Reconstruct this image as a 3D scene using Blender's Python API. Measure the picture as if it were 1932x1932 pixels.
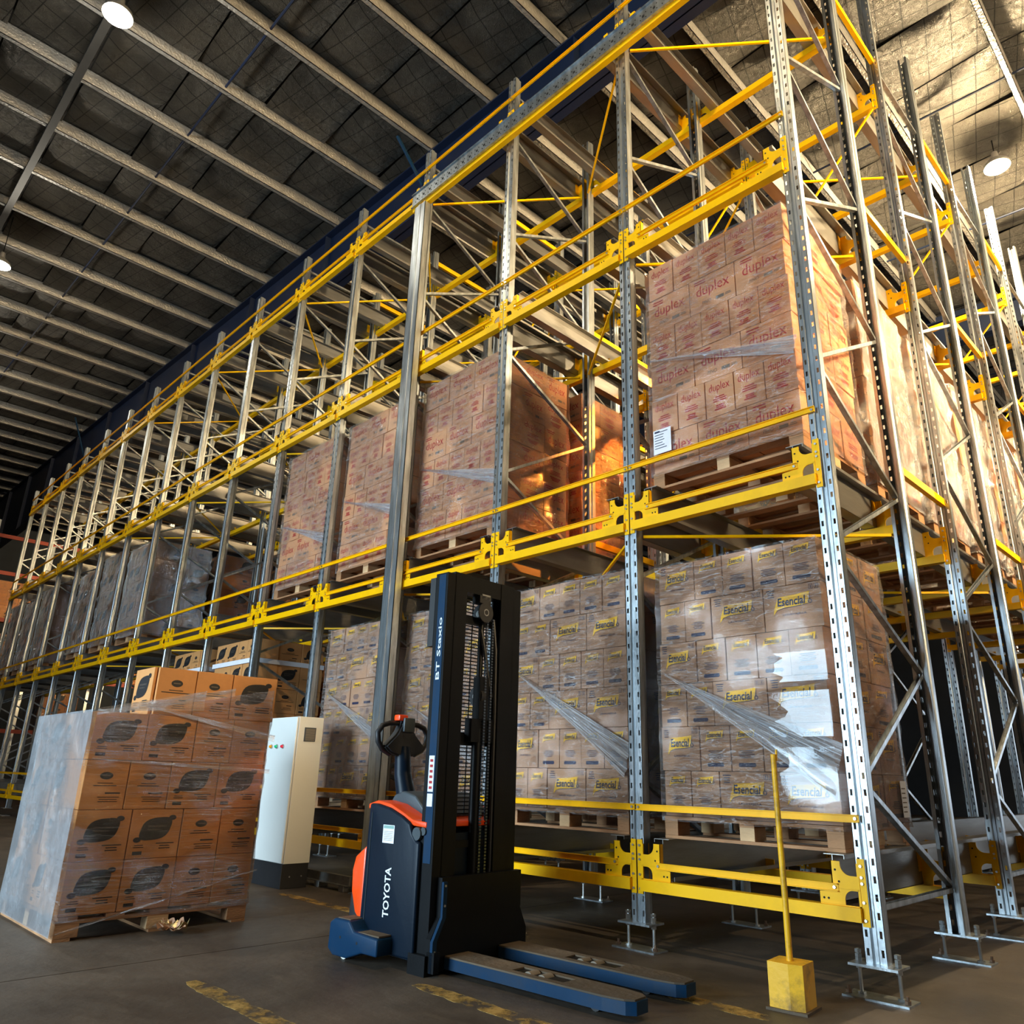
import bpy, bmesh, math, random
from mathutils import Vector, Matrix
from mathutils import noise as mnoise
random.seed(7)
S = bpy.context.scene
for o in list(bpy.data.objects): bpy.data.objects.remove(o)
C = S.collection
PI = math.pi

# ------------------------------------------------------------------ camera
cam = bpy.data.objects.new('camera', bpy.data.cameras.new('camera')); C.objects.link(cam)
R_ = ((0.7100737146, 0.7038019840, 0.0214029706), (-0.2084562719, 0.2391534107, -0.9483415149), (-0.6725632331, 0.6689307987, 0.3165284885))
m = Matrix.Identity(4)
for i in range(3):
    m[i][0] = R_[0][i]; m[i][1] = -R_[1][i]; m[i][2] = -R_[2][i]
m.translation = (1.811, -4.371, 1.031)
cam.matrix_world = m
cam.data.sensor_width = 36; cam.data.lens = 1432.54/1932*36
cam.data.shift_x = (966-997.85)/1932; cam.data.shift_y = (985.13-966)/1932
cam.data.clip_start = .05; cam.data.clip_end = 200
S.camera = cam
# ------------------------------------------------------------------ world, lights, exposure
W = bpy.data.worlds.new('world'); S.world = W; W.use_nodes = True
bgn = W.node_tree.nodes['Background']; bgn.inputs[0].default_value = (.80, .90, 1, 1); bgn.inputs[1].default_value = .035
S.view_settings.view_transform = 'Standard'; S.view_settings.look = 'None'
S.view_settings.exposure = 0.0; S.view_settings.gamma = 1.0; S.view_settings.use_curve_mapping = False
def light(kind, name, loc, energy, col, aim=None, **kw):
    d = bpy.data.lights.new(name, kind); d.energy = energy; d.color = col
    for k, v in kw.items(): setattr(d, k, v)
    o = bpy.data.objects.new(name, d); C.objects.link(o); o.location = loc
    if aim is not None:
        o.rotation_euler = (Vector(aim)-Vector(loc)).to_track_quat('-Z', 'Y').to_euler()
    return o
# daylight through the front dock door; side and back lights are added, unseen fill
light('AREA', 'dock_door_daylight', (-4.6, -12.9, 2.6), 1250, (.62, .84, 1), aim=(-4.6, 0, -1.2), shape='RECTANGLE', size=5.6, size_y=4.9, spread=math.radians(125))
light('AREA', 'side_fill_light', (11.9, 2.0, 2.4), 120, (1, .90, .72), aim=(0, 2.0, 2.4), shape='RECTANGLE', size=6.0, size_y=4.4)
light('AREA', 'back_fill_light', (7.0, 25.9, 2.4), 500, (.75, .88, 1), aim=(7, 0, 2.4), shape='RECTANGLE', size=8, size_y=4.4)
light('AREA', 'assumed_window_light', (11.85, 5.5, 6.9), 1900, (1, .72, .38), aim=(0, 5.5, 6.3), shape='RECTANGLE', size=13, size_y=2.6, spread=math.radians(40))  # warm light added for the upper stack sides; the high window is assumed
# high-bay lamps: (x, y, z of the mouth, watts); last three unseen, added as fill
LAMPS = [(-6.58, -3.2, 9.6, 180), (-13.28, -3.03, 9.6, 170), (-20.0, -2.9, 9.9, 200), (0.30, 6.55, 9.55, 1800), (0.1, -3.3, 9.55, 620), (2.6, 3.3, 8.8, 420), (2.6, 9.5, 8.8, 380), (1.8, 14.0, 8.0, 400)]

# ------------------------------------------------------------------ materials
def nm(name):
    M = bpy.data.materials.new(name); M.use_nodes = True
    nt = M.node_tree; b = nt.nodes['Principled BSDF']
    return M, nt, b
def N(nt, t, **kw):
    n = nt.nodes.new(t)
    for k, v in kw.items():
        if hasattr(n, k): setattr(n, k, v)
        else: n.inputs[k].default_value = v
    return n
def L(nt, a, b): nt.links.new(a, b)
def simple(name, col, rough=.5, metal=0., var=.12, scale=6., bump=.05, bscale=60., stretch=(1, 1, 1), coat=0., dirt=None, dirtamt=.5, dscale=1.5):
    M, nt, b = nm(name)
    tc = N(nt, 'ShaderNodeTexCoord'); mp = N(nt, 'ShaderNodeMapping'); mp.inputs['Scale'].default_value = stretch
    L(nt, tc.outputs['Object'], mp.inputs[0])
    n1 = N(nt, 'ShaderNodeTexNoise'); n1.inputs['Scale'].default_value = scale; b.inputs['Specular IOR Level'].default_value = .2 if name in ('black_steel', 'navy_paint', 'dark_navy_cover', 'dusty_top', 'yellow_enamel', 'brown_cardboard', 'pale_cardboard', 'dark_cardboard') else .5; n1.inputs['Detail'].default_value = 6
    L(nt, mp.outputs[0], n1.inputs['Vector'])
    r = N(nt, 'ShaderNodeValToRGB'); c = Vector(col)
    r.color_ramp.elements[0].position = .3; r.color_ramp.elements[1].position = .7
    r.color_ramp.elements[0].color = tuple(c*(1-var))+(1,); r.color_ramp.elements[1].color = tuple(c*(1+var))+(1,)
    L(nt, n1.outputs[0], r.inputs[0]); out = r.outputs[0]
    if dirt:
        n3 = N(nt, 'ShaderNodeTexNoise'); n3.inputs['Scale'].default_value = dscale; n3.inputs['Detail'].default_value = 8; n3.inputs['Roughness'].default_value = .7
        L(nt, mp.outputs[0], n3.inputs['Vector'])
        r3 = N(nt, 'ShaderNodeValToRGB'); r3.color_ramp.elements[0].position = .48; r3.color_ramp.elements[1].position = .66
        r3.color_ramp.elements[1].color = (dirtamt,)*3+(1,)
        L(nt, n3.outputs[0], r3.inputs[0])
        mx = N(nt, 'ShaderNodeMix', data_type='RGBA'); L(nt, r3.outputs[0], mx.inputs[0]); L(nt, out, mx.inputs[6]); mx.inputs[7].default_value = tuple(dirt)+(1,)
        out = mx.outputs[2]
    L(nt, out, b.inputs['Base Color'])
    b.inputs['Roughness'].default_value = rough; b.inputs['Metallic'].default_value = metal
    b.inputs['Coat Weight'].default_value = coat
    if bump:
        n2 = N(nt, 'ShaderNodeTexNoise'); n2.inputs['Scale'].default_value = bscale; n2.inputs['Detail'].default_value = 3
        L(nt, mp.outputs[0], n2.inputs['Vector'])
        bp = N(nt, 'ShaderNodeBump'); bp.inputs['Strength'].default_value = bump*4; bp.inputs['Distance'].default_value = .004
        L(nt, n2.outputs[0], bp.inputs['Height']); L(nt, bp.outputs[0], b.inputs['Normal'])
    return M
GALV = simple('galvanised_steel', (.44, .48, .51), .34, .88, .32, 3.0, .07, 40, (6, 6, .8), dirt=(.20, .19, .17), dirtamt=.6, dscale=2)
GALVR = simple('galvanised_rail', (.30, .29, .27), .40, .8, .2, 2.0, .04, 30, (5, .6, 5), dirt=(.22, .19, .15), dirtamt=.5)
YEL = simple('yellow_enamel', (.95, .50, .0), .42, 0, .05, 4, .03, 30, coat=0, dirt=(.45, .22, .01), dirtamt=.25, dscale=2.5)
BOLT = simple('zinc_bolt', (.55, .56, .55), .3, .9, .1, 20, 0)
BLACK = simple('black_steel', (.004, .0045, .0055), .42, 0, .2, 5, .03, 40)
BLACKP = simple('black_plastic', (.012, .012, .014), .5, 0, .2, 5, .02, 80)
NAVY = simple('navy_paint', (.004, .030, .075), .40, 0, .15, 3, .03, 30, dirt=(.03, .032, .035), dirtamt=.4, dscale=3)
NAVYD = simple('dark_navy_cover', (.002, .008, .018), .42, 0, .12, 3, .03, 30)
GREYP = simple('grey_plastic', (.045, .06, .07), .45, 0, .1, 5, .04, 90)
ORANGE = simple('orange_cover', (.95, .075, .005), .35, 0, .05, 3, .01, 30, coat=.3)
DUST = simple('dusty_top', (.14, .10, .065), .85, 0, .35, 6, .3, 30, dirt=(.05, .045, .04), dirtamt=.6)
WOOD = simple('pallet_wood', (.40, .20, .09), .75, 0, .25, 5, .2, 40, (1, 1, 3), dirt=(.22, .12, .06), dirtamt=.5, dscale=2)
WOODL = simple('pale_wood', (.60, .38, .20), .75, 0, .2, 5, .2, 40, (1, 1, 3))
CARD = simple('brown_cardboard', (.62, .31, .155), .72, 0, .06, 2, .06, 25, dirt=(.42, .21, .10), dirtamt=.3, dscale=1.6)
CARDP = simple('pale_cardboard', (.47, .27, .165), .72, 0, .06, 2, .06, 25, dirt=(.30, .17, .10), dirtamt=.3, dscale=1.6)
CARDD = simple('dark_cardboard', (.62, .29, .105), .7, 0, .08, 2, .06, 25, dirt=(.34, .15, .05), dirtamt=.35, dscale=1.6)
RED = simple('red_ink', (.42, .008, .012), .6, 0, .1, 10, 0)
INK = simple('navy_ink', (.012, .016, .06), .6, 0, .1, 10, 0)
INKG = simple('grey_ink', (.16, .12, .09), .7, 0, .1, 10, 0)
INKY = simple('yellow_ink', (.90, .50, .01), .6, 0, .05, 10, 0)
INKB = simple('black_ink', (.012, .010, .010), .6, 0, .1, 10, 0)
WHITE = simple('white_print', (.80, .84, .86), .5, 0, .03, 10, 0)
PAPER = simple('white_paper', (.80, .80, .86), .7, 0, .04, 10, .02)
CAB = simple('cabinet_enamel', (.72, .73, .70), .4, 0, .03, 2, .02, 60, coat=.1)
ROOFBLUE = simple('blue_girder_paint', (.002, .010, .038), .5, 0, .15, 2, .03, 20)
RUSTRED = simple('red_beam_paint', (.42, .045, .012), .5, 0, .1, 3, .03, 20)
PURL = simple('purlin_foil', (.36, .35, .33), .42, .45, .25, 5, 1.2, 26, dirt=(.2, .18, .15), dirtamt=.5, dscale=5)
CONC = simple('wall_concrete', (.05, .05, .055), .9, 0, .2, 2, .1, 10)
def foil():
    M, nt, b = nm('foil_insulation')
    tc = N(nt, 'ShaderNodeTexCoord')
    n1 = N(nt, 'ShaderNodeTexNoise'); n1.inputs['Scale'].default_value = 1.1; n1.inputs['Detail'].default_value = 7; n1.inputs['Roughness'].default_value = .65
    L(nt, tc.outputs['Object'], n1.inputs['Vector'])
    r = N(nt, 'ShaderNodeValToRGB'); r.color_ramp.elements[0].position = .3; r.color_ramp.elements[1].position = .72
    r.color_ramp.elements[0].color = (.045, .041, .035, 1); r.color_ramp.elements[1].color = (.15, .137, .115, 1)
    L(nt, n1.outputs[0], r.inputs[0])
    # quilted reinforcement scrim: two sets of fine diagonal lines
    sep = N(nt, 'ShaderNodeSeparateXYZ'); L(nt, tc.outputs['Object'], sep.inputs[0])
    last = None
    for a, b2 in ((3.4, .9), (-.7, 3.6)):
        m1 = N(nt, 'ShaderNodeMath', operation='MULTIPLY'); m1.inputs[1].default_value = a; L(nt, sep.outputs[0], m1.inputs[0])
        m2 = N(nt, 'ShaderNodeMath', operation='MULTIPLY_ADD'); m2.inputs[1].default_value = b2; L(nt, sep.outputs[1], m2.inputs[0]); L(nt, m1.outputs[0], m2.inputs[2])
        fr = N(nt, 'ShaderNodeMath', operation='FRACT'); L(nt, m2.outputs[0], fr.inputs[0])
        lt = N(nt, 'ShaderNodeMath', operation='LESS_THAN'); lt.inputs[1].default_value = .05; L(nt, fr.outputs[0], lt.inputs[0])
        if last is None: last = lt
        else:
            mxm = N(nt, 'ShaderNodeMath', operation='MAXIMUM'); L(nt, last.outputs[0], mxm.inputs[0]); L(nt, lt.outputs[0], mxm.inputs[1]); last = mxm
    k = N(nt, 'ShaderNodeMath', operation='MULTIPLY'); k.inputs[1].default_value = .8; L(nt, last.outputs[0], k.inputs[0])
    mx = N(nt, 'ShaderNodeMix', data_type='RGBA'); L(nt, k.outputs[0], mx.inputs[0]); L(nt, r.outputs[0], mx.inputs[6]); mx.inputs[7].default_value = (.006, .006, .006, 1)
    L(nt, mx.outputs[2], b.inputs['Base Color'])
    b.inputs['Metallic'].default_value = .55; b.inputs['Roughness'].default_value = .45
    n2 = N(nt, 'ShaderNodeTexNoise'); n2.inputs['Scale'].default_value = 15; n2.inputs['Detail'].default_value = 7; n2.inputs['Distortion'].default_value = .6
    L(nt, tc.outputs['Object'], n2.inputs['Vector'])
    n4 = N(nt, 'ShaderNodeTexVoronoi'); n4.feature = 'DISTANCE_TO_EDGE'; n4.inputs['Scale'].default_value = 9
    L(nt, n2.outputs[1], n4.inputs['Vector'])
    ad = N(nt, 'ShaderNodeMath', operation='ADD'); L(nt, n2.outputs[0], ad.inputs[0]); L(nt, n4.outputs[0], ad.inputs[1])
    bp = N(nt, 'ShaderNodeBump'); bp.inputs['Strength'].default_value = 1.0; bp.inputs['Distance'].default_value = .06
    L(nt, ad.outputs[0], bp.inputs['Height']); L(nt, bp.outputs[0], b.inputs['Normal'])
    return M
FOIL = foil()
def film(name, amt=.02, white=.0, streak=(1.2, 1.2, 26), tint=(1, 1, 1), bs=1.0, lo=.56, hi=.80, wmax=.30, dif=.7, rough=.07, fs=1.05, ridge=.45, rs=(.9, .9, 7), uv=False):
    """stretch film: clear sheet, taut and mirror-like in places, creased in others"""
    M, nt, b = nm(name); nt.nodes.remove(b)
    out = nt.nodes['Material Output']
    tc = N(nt, 'ShaderNodeTexCoord'); mp = N(nt, 'ShaderNodeMapping'); mp.inputs['Scale'].default_value = streak
    oi = N(nt, 'ShaderNodeObjectInfo'); va = N(nt, 'ShaderNodeVectorMath', operation='ADD'); L(nt, tc.outputs['UV' if uv else 'Object'], va.inputs[0]); L(nt, oi.outputs['Location'], va.inputs[1])
    L(nt, va.outputs[0], mp.inputs[0])
    n1 = N(nt, 'ShaderNodeTexNoise'); n1.inputs['Scale'].default_value = 3.4; n1.inputs['Detail'].default_value = 8; n1.inputs['Roughness'].default_value = .72; n1.inputs['Distortion'].default_value = .7
    L(nt, mp.outputs[0], n1.inputs['Vector'])
    n2 = N(nt, 'ShaderNodeTexNoise'); n2.inputs['Scale'].default_value = 1.5; n2.inputs['Detail'].default_value = 3
    L(nt, va.outputs[0], n2.inputs['Vector'])
    r2 = N(nt, 'ShaderNodeMapRange'); r2.inputs[1].default_value = .38; r2.inputs[2].default_value = .50; r2.inputs[3].default_value = .22; r2.inputs[4].default_value = 1.
    L(nt, n2.outputs[0], r2.inputs[0])
    mr = N(nt, 'ShaderNodeMapRange'); mr.inputs[1].default_value = lo; mr.inputs[2].default_value = hi; mr.inputs[3].default_value = 0; mr.inputs[4].default_value = wmax
    L(nt, n1.outputs[0], mr.inputs[0])
    mu = N(nt, 'ShaderNodeMath', operation='MULTIPLY_ADD'); mu.inputs[2].default_value = white; L(nt, mr.outputs[0], mu.inputs[0]); L(nt, r2.outputs[0], mu.inputs[1])
    # glints along thin creases, painted white: level lines of a stretched noise
    prev = mu
    for sc_, wd_, am_ in ((2.6, .010, ridge), (6.5, .020, ridge*.6)):
        mp3 = N(nt, 'ShaderNodeMapping'); mp3.inputs['Scale'].default_value = rs; mp3.inputs['Location'].default_value = (sc_, 0, sc_*2); L(nt, va.outputs[0], mp3.inputs[0])
        n5 = N(nt, 'ShaderNodeTexNoise'); n5.inputs['Scale'].default_value = sc_; n5.inputs['Detail'].default_value = 3; n5.inputs['Distortion'].default_value = 1.1; L(nt, mp3.outputs[0], n5.inputs['Vector'])
        s5 = N(nt, 'ShaderNodeMath', operation='SUBTRACT'); s5.inputs[1].default_value = .5; L(nt, n5.outputs[0], s5.inputs[0])
        a5 = N(nt, 'ShaderNodeMath', operation='ABSOLUTE'); L(nt, s5.outputs[0], a5.inputs[0])
        m5 = N(nt, 'ShaderNodeMapRange'); m5.inputs[1].default_value = 0; m5.inputs[2].default_value = wd_; m5.inputs[3].default_value = am_; m5.inputs[4].default_value = 0; L(nt, a5.outputs[0], m5.inputs[0])
        k5 = N(nt, 'ShaderNodeMath', operation='MULTIPLY'); L(nt, m5.outputs[0], k5.inputs[0]); L(nt, r2.outputs[0], k5.inputs[1])
        x5 = N(nt, 'ShaderNodeMath', operation='MAXIMUM'); L(nt, prev.outputs[0], x5.inputs[0]); L(nt, k5.outputs[0], x5.inputs[1]); prev = x5
    mu = prev
    bp = N(nt, 'ShaderNodeBump'); bp.inputs['Distance'].default_value = .035
    st = N(nt, 'ShaderNodeMath', operation='MULTIPLY'); st.inputs[1].default_value = .8*bs; L(nt, r2.outputs[0], st.inputs[0]); L(nt, st.outputs[0], bp.inputs['Strength'])
    L(nt, n1.outputs[0], bp.inputs['Height'])
    tr = N(nt, 'ShaderNodeBsdfTransparent'); tr.inputs[0].default_value = tuple(tint)+(1,)
    gl = N(nt, 'ShaderNodeBsdfGlossy'); gl.inputs['Roughness'].default_value = rough; gl.inputs[0].default_value = (.95, .97, 1, 1)
    L(nt, bp.outputs[0], gl.inputs['Normal'])
    fr = N(nt, 'ShaderNodeFresnel'); fr.inputs[0].default_value = 1.5; L(nt, bp.outputs[0], fr.inputs['Normal'])
    ad = N(nt, 'ShaderNodeMath', operation='MULTIPLY_ADD', use_clamp=True); ad.inputs[1].default_value = fs; ad.inputs[2].default_value = amt; L(nt, fr.outputs[0], ad.inputs[0])
    m1 = N(nt, 'ShaderNodeMixShader'); L(nt, ad.outputs[0], m1.inputs[0]); L(nt, tr.outputs[0], m1.inputs[1]); L(nt, gl.outputs[0], m1.inputs[2])
    df = N(nt, 'ShaderNodeBsdfDiffuse'); df.inputs[0].default_value = (dif, dif*1.01, dif*1.06, 1)
    m2 = N(nt, 'ShaderNodeMixShader'); L(nt, mu.outputs[0], m2.inputs[0]); L(nt, m1.outputs[0], m2.inputs[1]); L(nt, df.outputs[0], m2.inputs[2])
    L(nt, m2.outputs[0], out.inputs[0])
    return M
FILM = film('stretch_film', .012, streak=(1.6, 1.6, 9), lo=.55, hi=.78, wmax=.28)
FILMT = film('stretch_film_twisted', .10, .06, (1.5, 9, 1), lo=.45, hi=.62, wmax=.55, bs=1.2, rough=.12, ridge=.7, rs=(.7, 5, 1), uv=True)
FILMG = film('stretch_film_glare', .12, .14, (3.5, 3.5, 2.2), lo=.50, hi=.66, wmax=.35, bs=2.2, rough=.14, ridge=.6, rs=(2.2, 2.2, 1.6), dif=.7)  # glare and glints of the lit stack sides put into the film as white
FILMN = film('stretch_film_near', .0, .0, (.8, .8, 26), bs=1.2, fs=.8, lo=.55, hi=.72, wmax=.30, ridge=.7, rs=(.35, .35, 13))
FILMW = film('stretch_film_cloudy', .06, .33, (3, 3, 3), lo=.4, hi=.7, wmax=.2, dif=.30, rough=.3)
FILMS = film('stretch_film_crumpled', .30, .02, (5, 5, 3), bs=2., lo=.5, hi=.7, wmax=.16, rough=.10, ridge=.3)
def emis(name, col, s):
    M, nt, b = nm(name)
    b.inputs['Emission Color'].default_value = tuple(col)+(1,); b.inputs['Emission Strength'].default_value = s
    b.inputs['Base Color'].default_value = tuple(col)+(1,)
    return M
LAMPM = emis('lamp_glow', (1, .93, .70), 60)
LEDG = simple('green_lens', (.0, .55, .25), .25); LEDR = simple('red_lens', (.75, .01, .05), .25); LEDO = simple('amber_lens', (.9, .35, .01), .25)
def concrete():
    M, nt, b = nm('floor_concrete')
    tc = N(nt, 'ShaderNodeTexCoord')
    n1 = N(nt, 'ShaderNodeTexNoise'); n1.inputs['Scale'].default_value = .9; n1.inputs['Detail'].default_value = 9; n1.inputs['Roughness'].default_value = .62; n1.inputs['Distortion'].default_value = .5
    geo = N(nt, 'ShaderNodeNewGeometry')
    L(nt, geo.outputs['Position'], n1.inputs['Vector'])
    r = N(nt, 'ShaderNodeValToRGB'); r.color_ramp.elements[0].position = .34; r.color_ramp.elements[1].position = .68
    r.color_ramp.elements[0].color = (.032, .023, .016, 1); r.color_ramp.elements[1].color = (.120, .090, .064, 1)
    L(nt, n1.outputs[0], r.inputs[0])
    n2 = N(nt, 'ShaderNodeTexNoise'); n2.inputs['Scale'].default_value = 2.4; n2.inputs['Detail'].default_value = 8; n2.inputs['Roughness'].default_value = .75
    mp = N(nt, 'ShaderNodeMapping'); mp.inputs['Scale'].default_value = (.5, 2.4, 1); mp.inputs['Rotation'].default_value = (0, 0, .35); L(nt, geo.outputs['Position'], mp.inputs[0]); L(nt, mp.outputs[0], n2.inputs['Vector'])
    r2 = N(nt, 'ShaderNodeValToRGB'); r2.color_ramp.elements[0].position = .56; r2.color_ramp.elements[1].position = .74; r2.color_ramp.elements[1].color = (.5, .5, .5, 1)
    L(nt, n2.outputs[0], r2.inputs[0])
    mx = N(nt, 'ShaderNodeMix', data_type='RGBA'); L(nt, r2.outputs[0], mx.inputs[0]); L(nt, r.outputs[0], mx.inputs[6]); mx.inputs[7].default_value = (.18, .14, .10, 1)
    L(nt, mx.outputs[2], b.inputs['Base Color'])
    rr = N(nt, 'ShaderNodeMapRange'); rr.inputs[3].default_value = .42; rr.inputs[4].default_value = .75; L(nt, n1.outputs[0], rr.inputs[0]); L(nt, rr.outputs[0], b.inputs['Roughness'])
    n3 = N(nt, 'ShaderNodeTexNoise'); n3.inputs['Scale'].default_value = 7; n3.inputs['Detail'].default_value = 8; L(nt, geo.outputs['Position'], n3.inputs['Vector'])
    bp = N(nt, 'ShaderNodeBump'); bp.inputs['Strength'].default_value = .35; bp.inputs['Distance'].default_value = .02; L(nt, n3.outputs[0], bp.inputs['Height']); L(nt, bp.outputs[0], b.inputs['Normal'])
    return M
FLOOR = concrete()
def worn(name, col):
    M, nt, b = nm(name)
    out = nt.nodes['Material Output']; geo = N(nt, 'ShaderNodeNewGeometry')
    n = N(nt, 'ShaderNodeTexNoise'); n.inputs['Scale'].default_value = 6; n.inputs['Detail'].default_value = 9; n.inputs['Roughness'].default_value = .72; L(nt, geo.outputs['Position'], n.inputs['Vector'])
    r = N(nt, 'ShaderNodeValToRGB'); r.color_ramp.elements[0].position = .44; r.color_ramp.elements[1].position = .58; L(nt, n.outputs[0], r.inputs[0])
    tr = N(nt, 'ShaderNodeBsdfTransparent'); mx = N(nt, 'ShaderNodeMixShader'); L(nt, r.outputs[0], mx.inputs[0]); L(nt, tr.outputs[0], mx.inputs[1]); L(nt, b.outputs[0], mx.inputs[2]); L(nt, mx.outputs[0], out.inputs[0])
    b.inputs['Base Color'].default_value = tuple(col)+(1,); b.inputs['Roughness'].default_value = .7
    return M
MARK = worn('worn_yellow_paint', (.42, .25, .06))

# ------------------------------------------------------------------ mesh helpers
class MB:
    def __init__(s): s.v = []; s.f = []; s.m = []
    def box(s, x0, x1, y0, y1, z0, z1, mi=0):
        b = len(s.v)
        s.v += [(x0, y0, z0), (x1, y0, z0), (x1, y1, z0), (x0, y1, z0), (x0, y0, z1), (x1, y0, z1), (x1, y1, z1), (x0, y1, z1)]
        for q in ((0, 3, 2, 1), (4, 5, 6, 7), (0, 1, 5, 4), (1, 2, 6, 5), (2, 3, 7, 6), (3, 0, 4, 7)): s.f.append([b+i for i in q]); s.m.append(mi)
        return s
    def cbox(s, x0, x1, y0, y1, z0, z1, c=.01, mi=0):
        """box with chamfered edges"""
        bm = bmesh.new(); bmesh.ops.create_cube(bm, size=1)
        for v in bm.verts: v.co = Vector(((x0+x1)/2+v.co.x*(x1-x0), (y0+y1)/2+v.co.y*(y1-y0), (z0+z1)/2+v.co.z*(z1-z0)))
        bmesh.ops.bevel(bm, geom=bm.edges[:], offset=c, segments=2, affect='EDGES', profile=.6)
        s.bm(bm, mi); return s
    def bm(s, bm, mi=0):
        b = len(s.v); bm.verts.index_update()
        s.v += [tuple(v.co) for v in bm.verts]
        for f in bm.faces: s.f.append([b+v.index for v in f.verts]); s.m.append(mi)
        bm.free()
    def prism(s, pts, a, b_, axis='y', mi=0, mit=None):
        """extrude a 2D polygon; axis y: pts=(x,z); x: pts=(y,z); z: pts=(x,y)"""
        def P(p, t): return (p[0], t, p[1]) if axis == 'y' else ((t, p[0], p[1]) if axis == 'x' else (p[0], p[1], t))
        b = len(s.v); n = len(pts)
        s.v += [P(p, a) for p in pts]+[P(p, b_) for p in pts]
        s.f.append([b+i for i in range(n)]); s.m.append(mi)
        s.f.append([b+n+i for i in reversed(range(n))]); s.m.append(mi if mit is None else mit)
        for i in range(n):
            j = (i+1) % n; s.f.append([b+i, b+n+i, b+n+j, b+j]); s.m.append(mi)
        return s
    def cyl(s, p0, p1, r, n=10, mi=0, r1=None):
        p0 = Vector(p0); p1 = Vector(p1); d = (p1-p0).normalized(); r1 = r if r1 is None else r1
        u = d.orthogonal().normalized(); w = d.cross(u); b = len(s.v)
        for p, q in ((p0, r), (p1, r1)):
            for i in range(n):
                a = 2*PI*i/n; s.v.append(tuple(p+(u*math.cos(a)+w*math.sin(a))*q))
        s.f.append([b+i for i in reversed(range(n))]); s.m.append(mi); s.f.append([b+n+i for i in range(n)]); s.m.append(mi)
        for i in range(n):
            j = (i+1) % n; s.f.append([b+i, b+j, b+n+j, b+n+i]); s.m.append(mi)
        return s
    def bar(s, p0, p1, w, h, mi=0, up=(0, 0, 1), channel=False):
        p0 = Vector(p0); p1 = Vector(p1); d = (p1-p0).normalized(); up = Vector(up)
        a = d.cross(up)
        if a.length < 1e-3: a = d.orthogonal()
        a.normalize(); c = a.cross(d)
        def one(ox, oy, ww, hh):
            b = len(s.v)
            for p in (p0, p1):
                for sx, sy in ((-1, -1), (1, -1), (1, 1), (-1, 1)): s.v.append(tuple(p+a*(ox+sx*ww/2)+c*(oy+sy*hh/2)))
            for q in ((0, 3, 2, 1), (4, 5, 6, 7), (0, 1, 5, 4), (1, 2, 6, 5), (2, 3, 7, 6), (3, 0, 4, 7)): s.f.append([b+i for i in q]); s.m.append(mi)
        if channel:
            t = min(w, h)*.12
            one(w/2-t/2, 0, t, h); one(0, h/2-t/2, w, t); one(0, -h/2+t/2, w, t)
        else: one(0, 0, w, h)
        return s
    def tube(s, pts, r, n=8, mi=0):
        pts = [Vector(p) for p in pts]; b = len(s.v); u = None
        for i, p in enumerate(pts):
            d = (pts[min(i+1, len(pts)-1)]-pts[max(i-1, 0)]).normalized()
            if u is None: u = d.orthogonal().normalized()
            u = (u-d*u.dot(d)).normalized(); w = d.cross(u)
            rr = r[i] if isinstance(r, (list, tuple)) else r
            for k in range(n):
                a = 2*PI*k/n; s.v.append(tuple(p+(u*math.cos(a)+w*math.sin(a))*rr))
        for i in range(len(pts)-1):
            for k in range(n):
                j = (k+1) % n; s.f.append([b+i*n+k, b+i*n+j, b+(i+1)*n+j, b+(i+1)*n+k]); s.m.append(mi)
        s.f.append([b+k for k in reversed(range(n))]); s.m.append(mi)
        e = b+(len(pts)-1)*n; s.f.append([e+k for k in range(n)]); s.m.append(mi)
        return s
    def mesh(s, name, mats, smooth=False):
        me = bpy.data.meshes.new(name); me.from_pydata(s.v, [], s.f)
        for mt in (mats if isinstance(mats, (list, tuple)) else [mats]): me.materials.append(mt)
        me.polygons.foreach_set('material_index', s.m)
        if smooth: me.polygons.foreach_set('use_smooth', [True]*len(me.polygons))
        me.update()
        if smooth:
            try: me.set_sharp_from_angle(angle=math.radians(40))
            except Exception: pass
        return me
def obj(name, me, parent=None, loc=(0, 0, 0), rz=0., label=None, **props):
    o = bpy.data.objects.new(name, me); C.objects.link(o)
    if parent is not None: o.parent = parent
    o.location = loc; o.rotation_euler = (0, 0, rz)
    if label: o['label'] = label
    for k, v in props.items(): o[k] = v
    return o
def thing(name, label, cat, loc=(0, 0, 0), rz=0., group=None, me=None):
    o = obj(name, me, None, loc, rz, label); o['category'] = cat
    if group: o['group'] = group
    return o
def structure(name, me, parent=None, loc=(0, 0, 0)):
    o = obj(name, me, parent, loc)
    if parent is None: o['kind'] = 'structure'
    return o
# text helper -> list of (verts2d, faces) in unit size
_txt = {}
def text2d(s, bold=0., shear=0.):
    k = (s, bold, shear)
    if k in _txt: return _txt[k]
    cu = bpy.data.curves.new('t', 'FONT'); cu.body = s; cu.size = 1; cu.align_x = 'CENTER'; cu.align_y = 'CENTER'; cu.resolution_u = 2; cu.offset = bold; cu.shear = shear
    o = bpy.data.objects.new('t', cu); C.objects.link(o)
    dg = bpy.context.evaluated_depsgraph_get(); dg.update()
    me = bpy.data.meshes.new_from_object(o.evaluated_get(dg))
    vs = [(v.co.x, v.co.y) for v in me.vertices]; fs = [list(p.vertices) for p in me.polygons]
    bpy.data.objects.remove(o); bpy.data.curves.remove(cu); bpy.data.meshes.remove(me)
    x0 = min(v[0] for v in vs); x1 = max(v[0] for v in vs); y0 = min(v[1] for v in vs); y1 = max(v[1] for v in vs)
    vs = [((v[0]-(x0+x1)/2)/(x1-x0), (v[1]-(y0+y1)/2)/(y1-y0)) for v in vs]
    _txt[k] = (vs, fs); return _txt[k]
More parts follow.
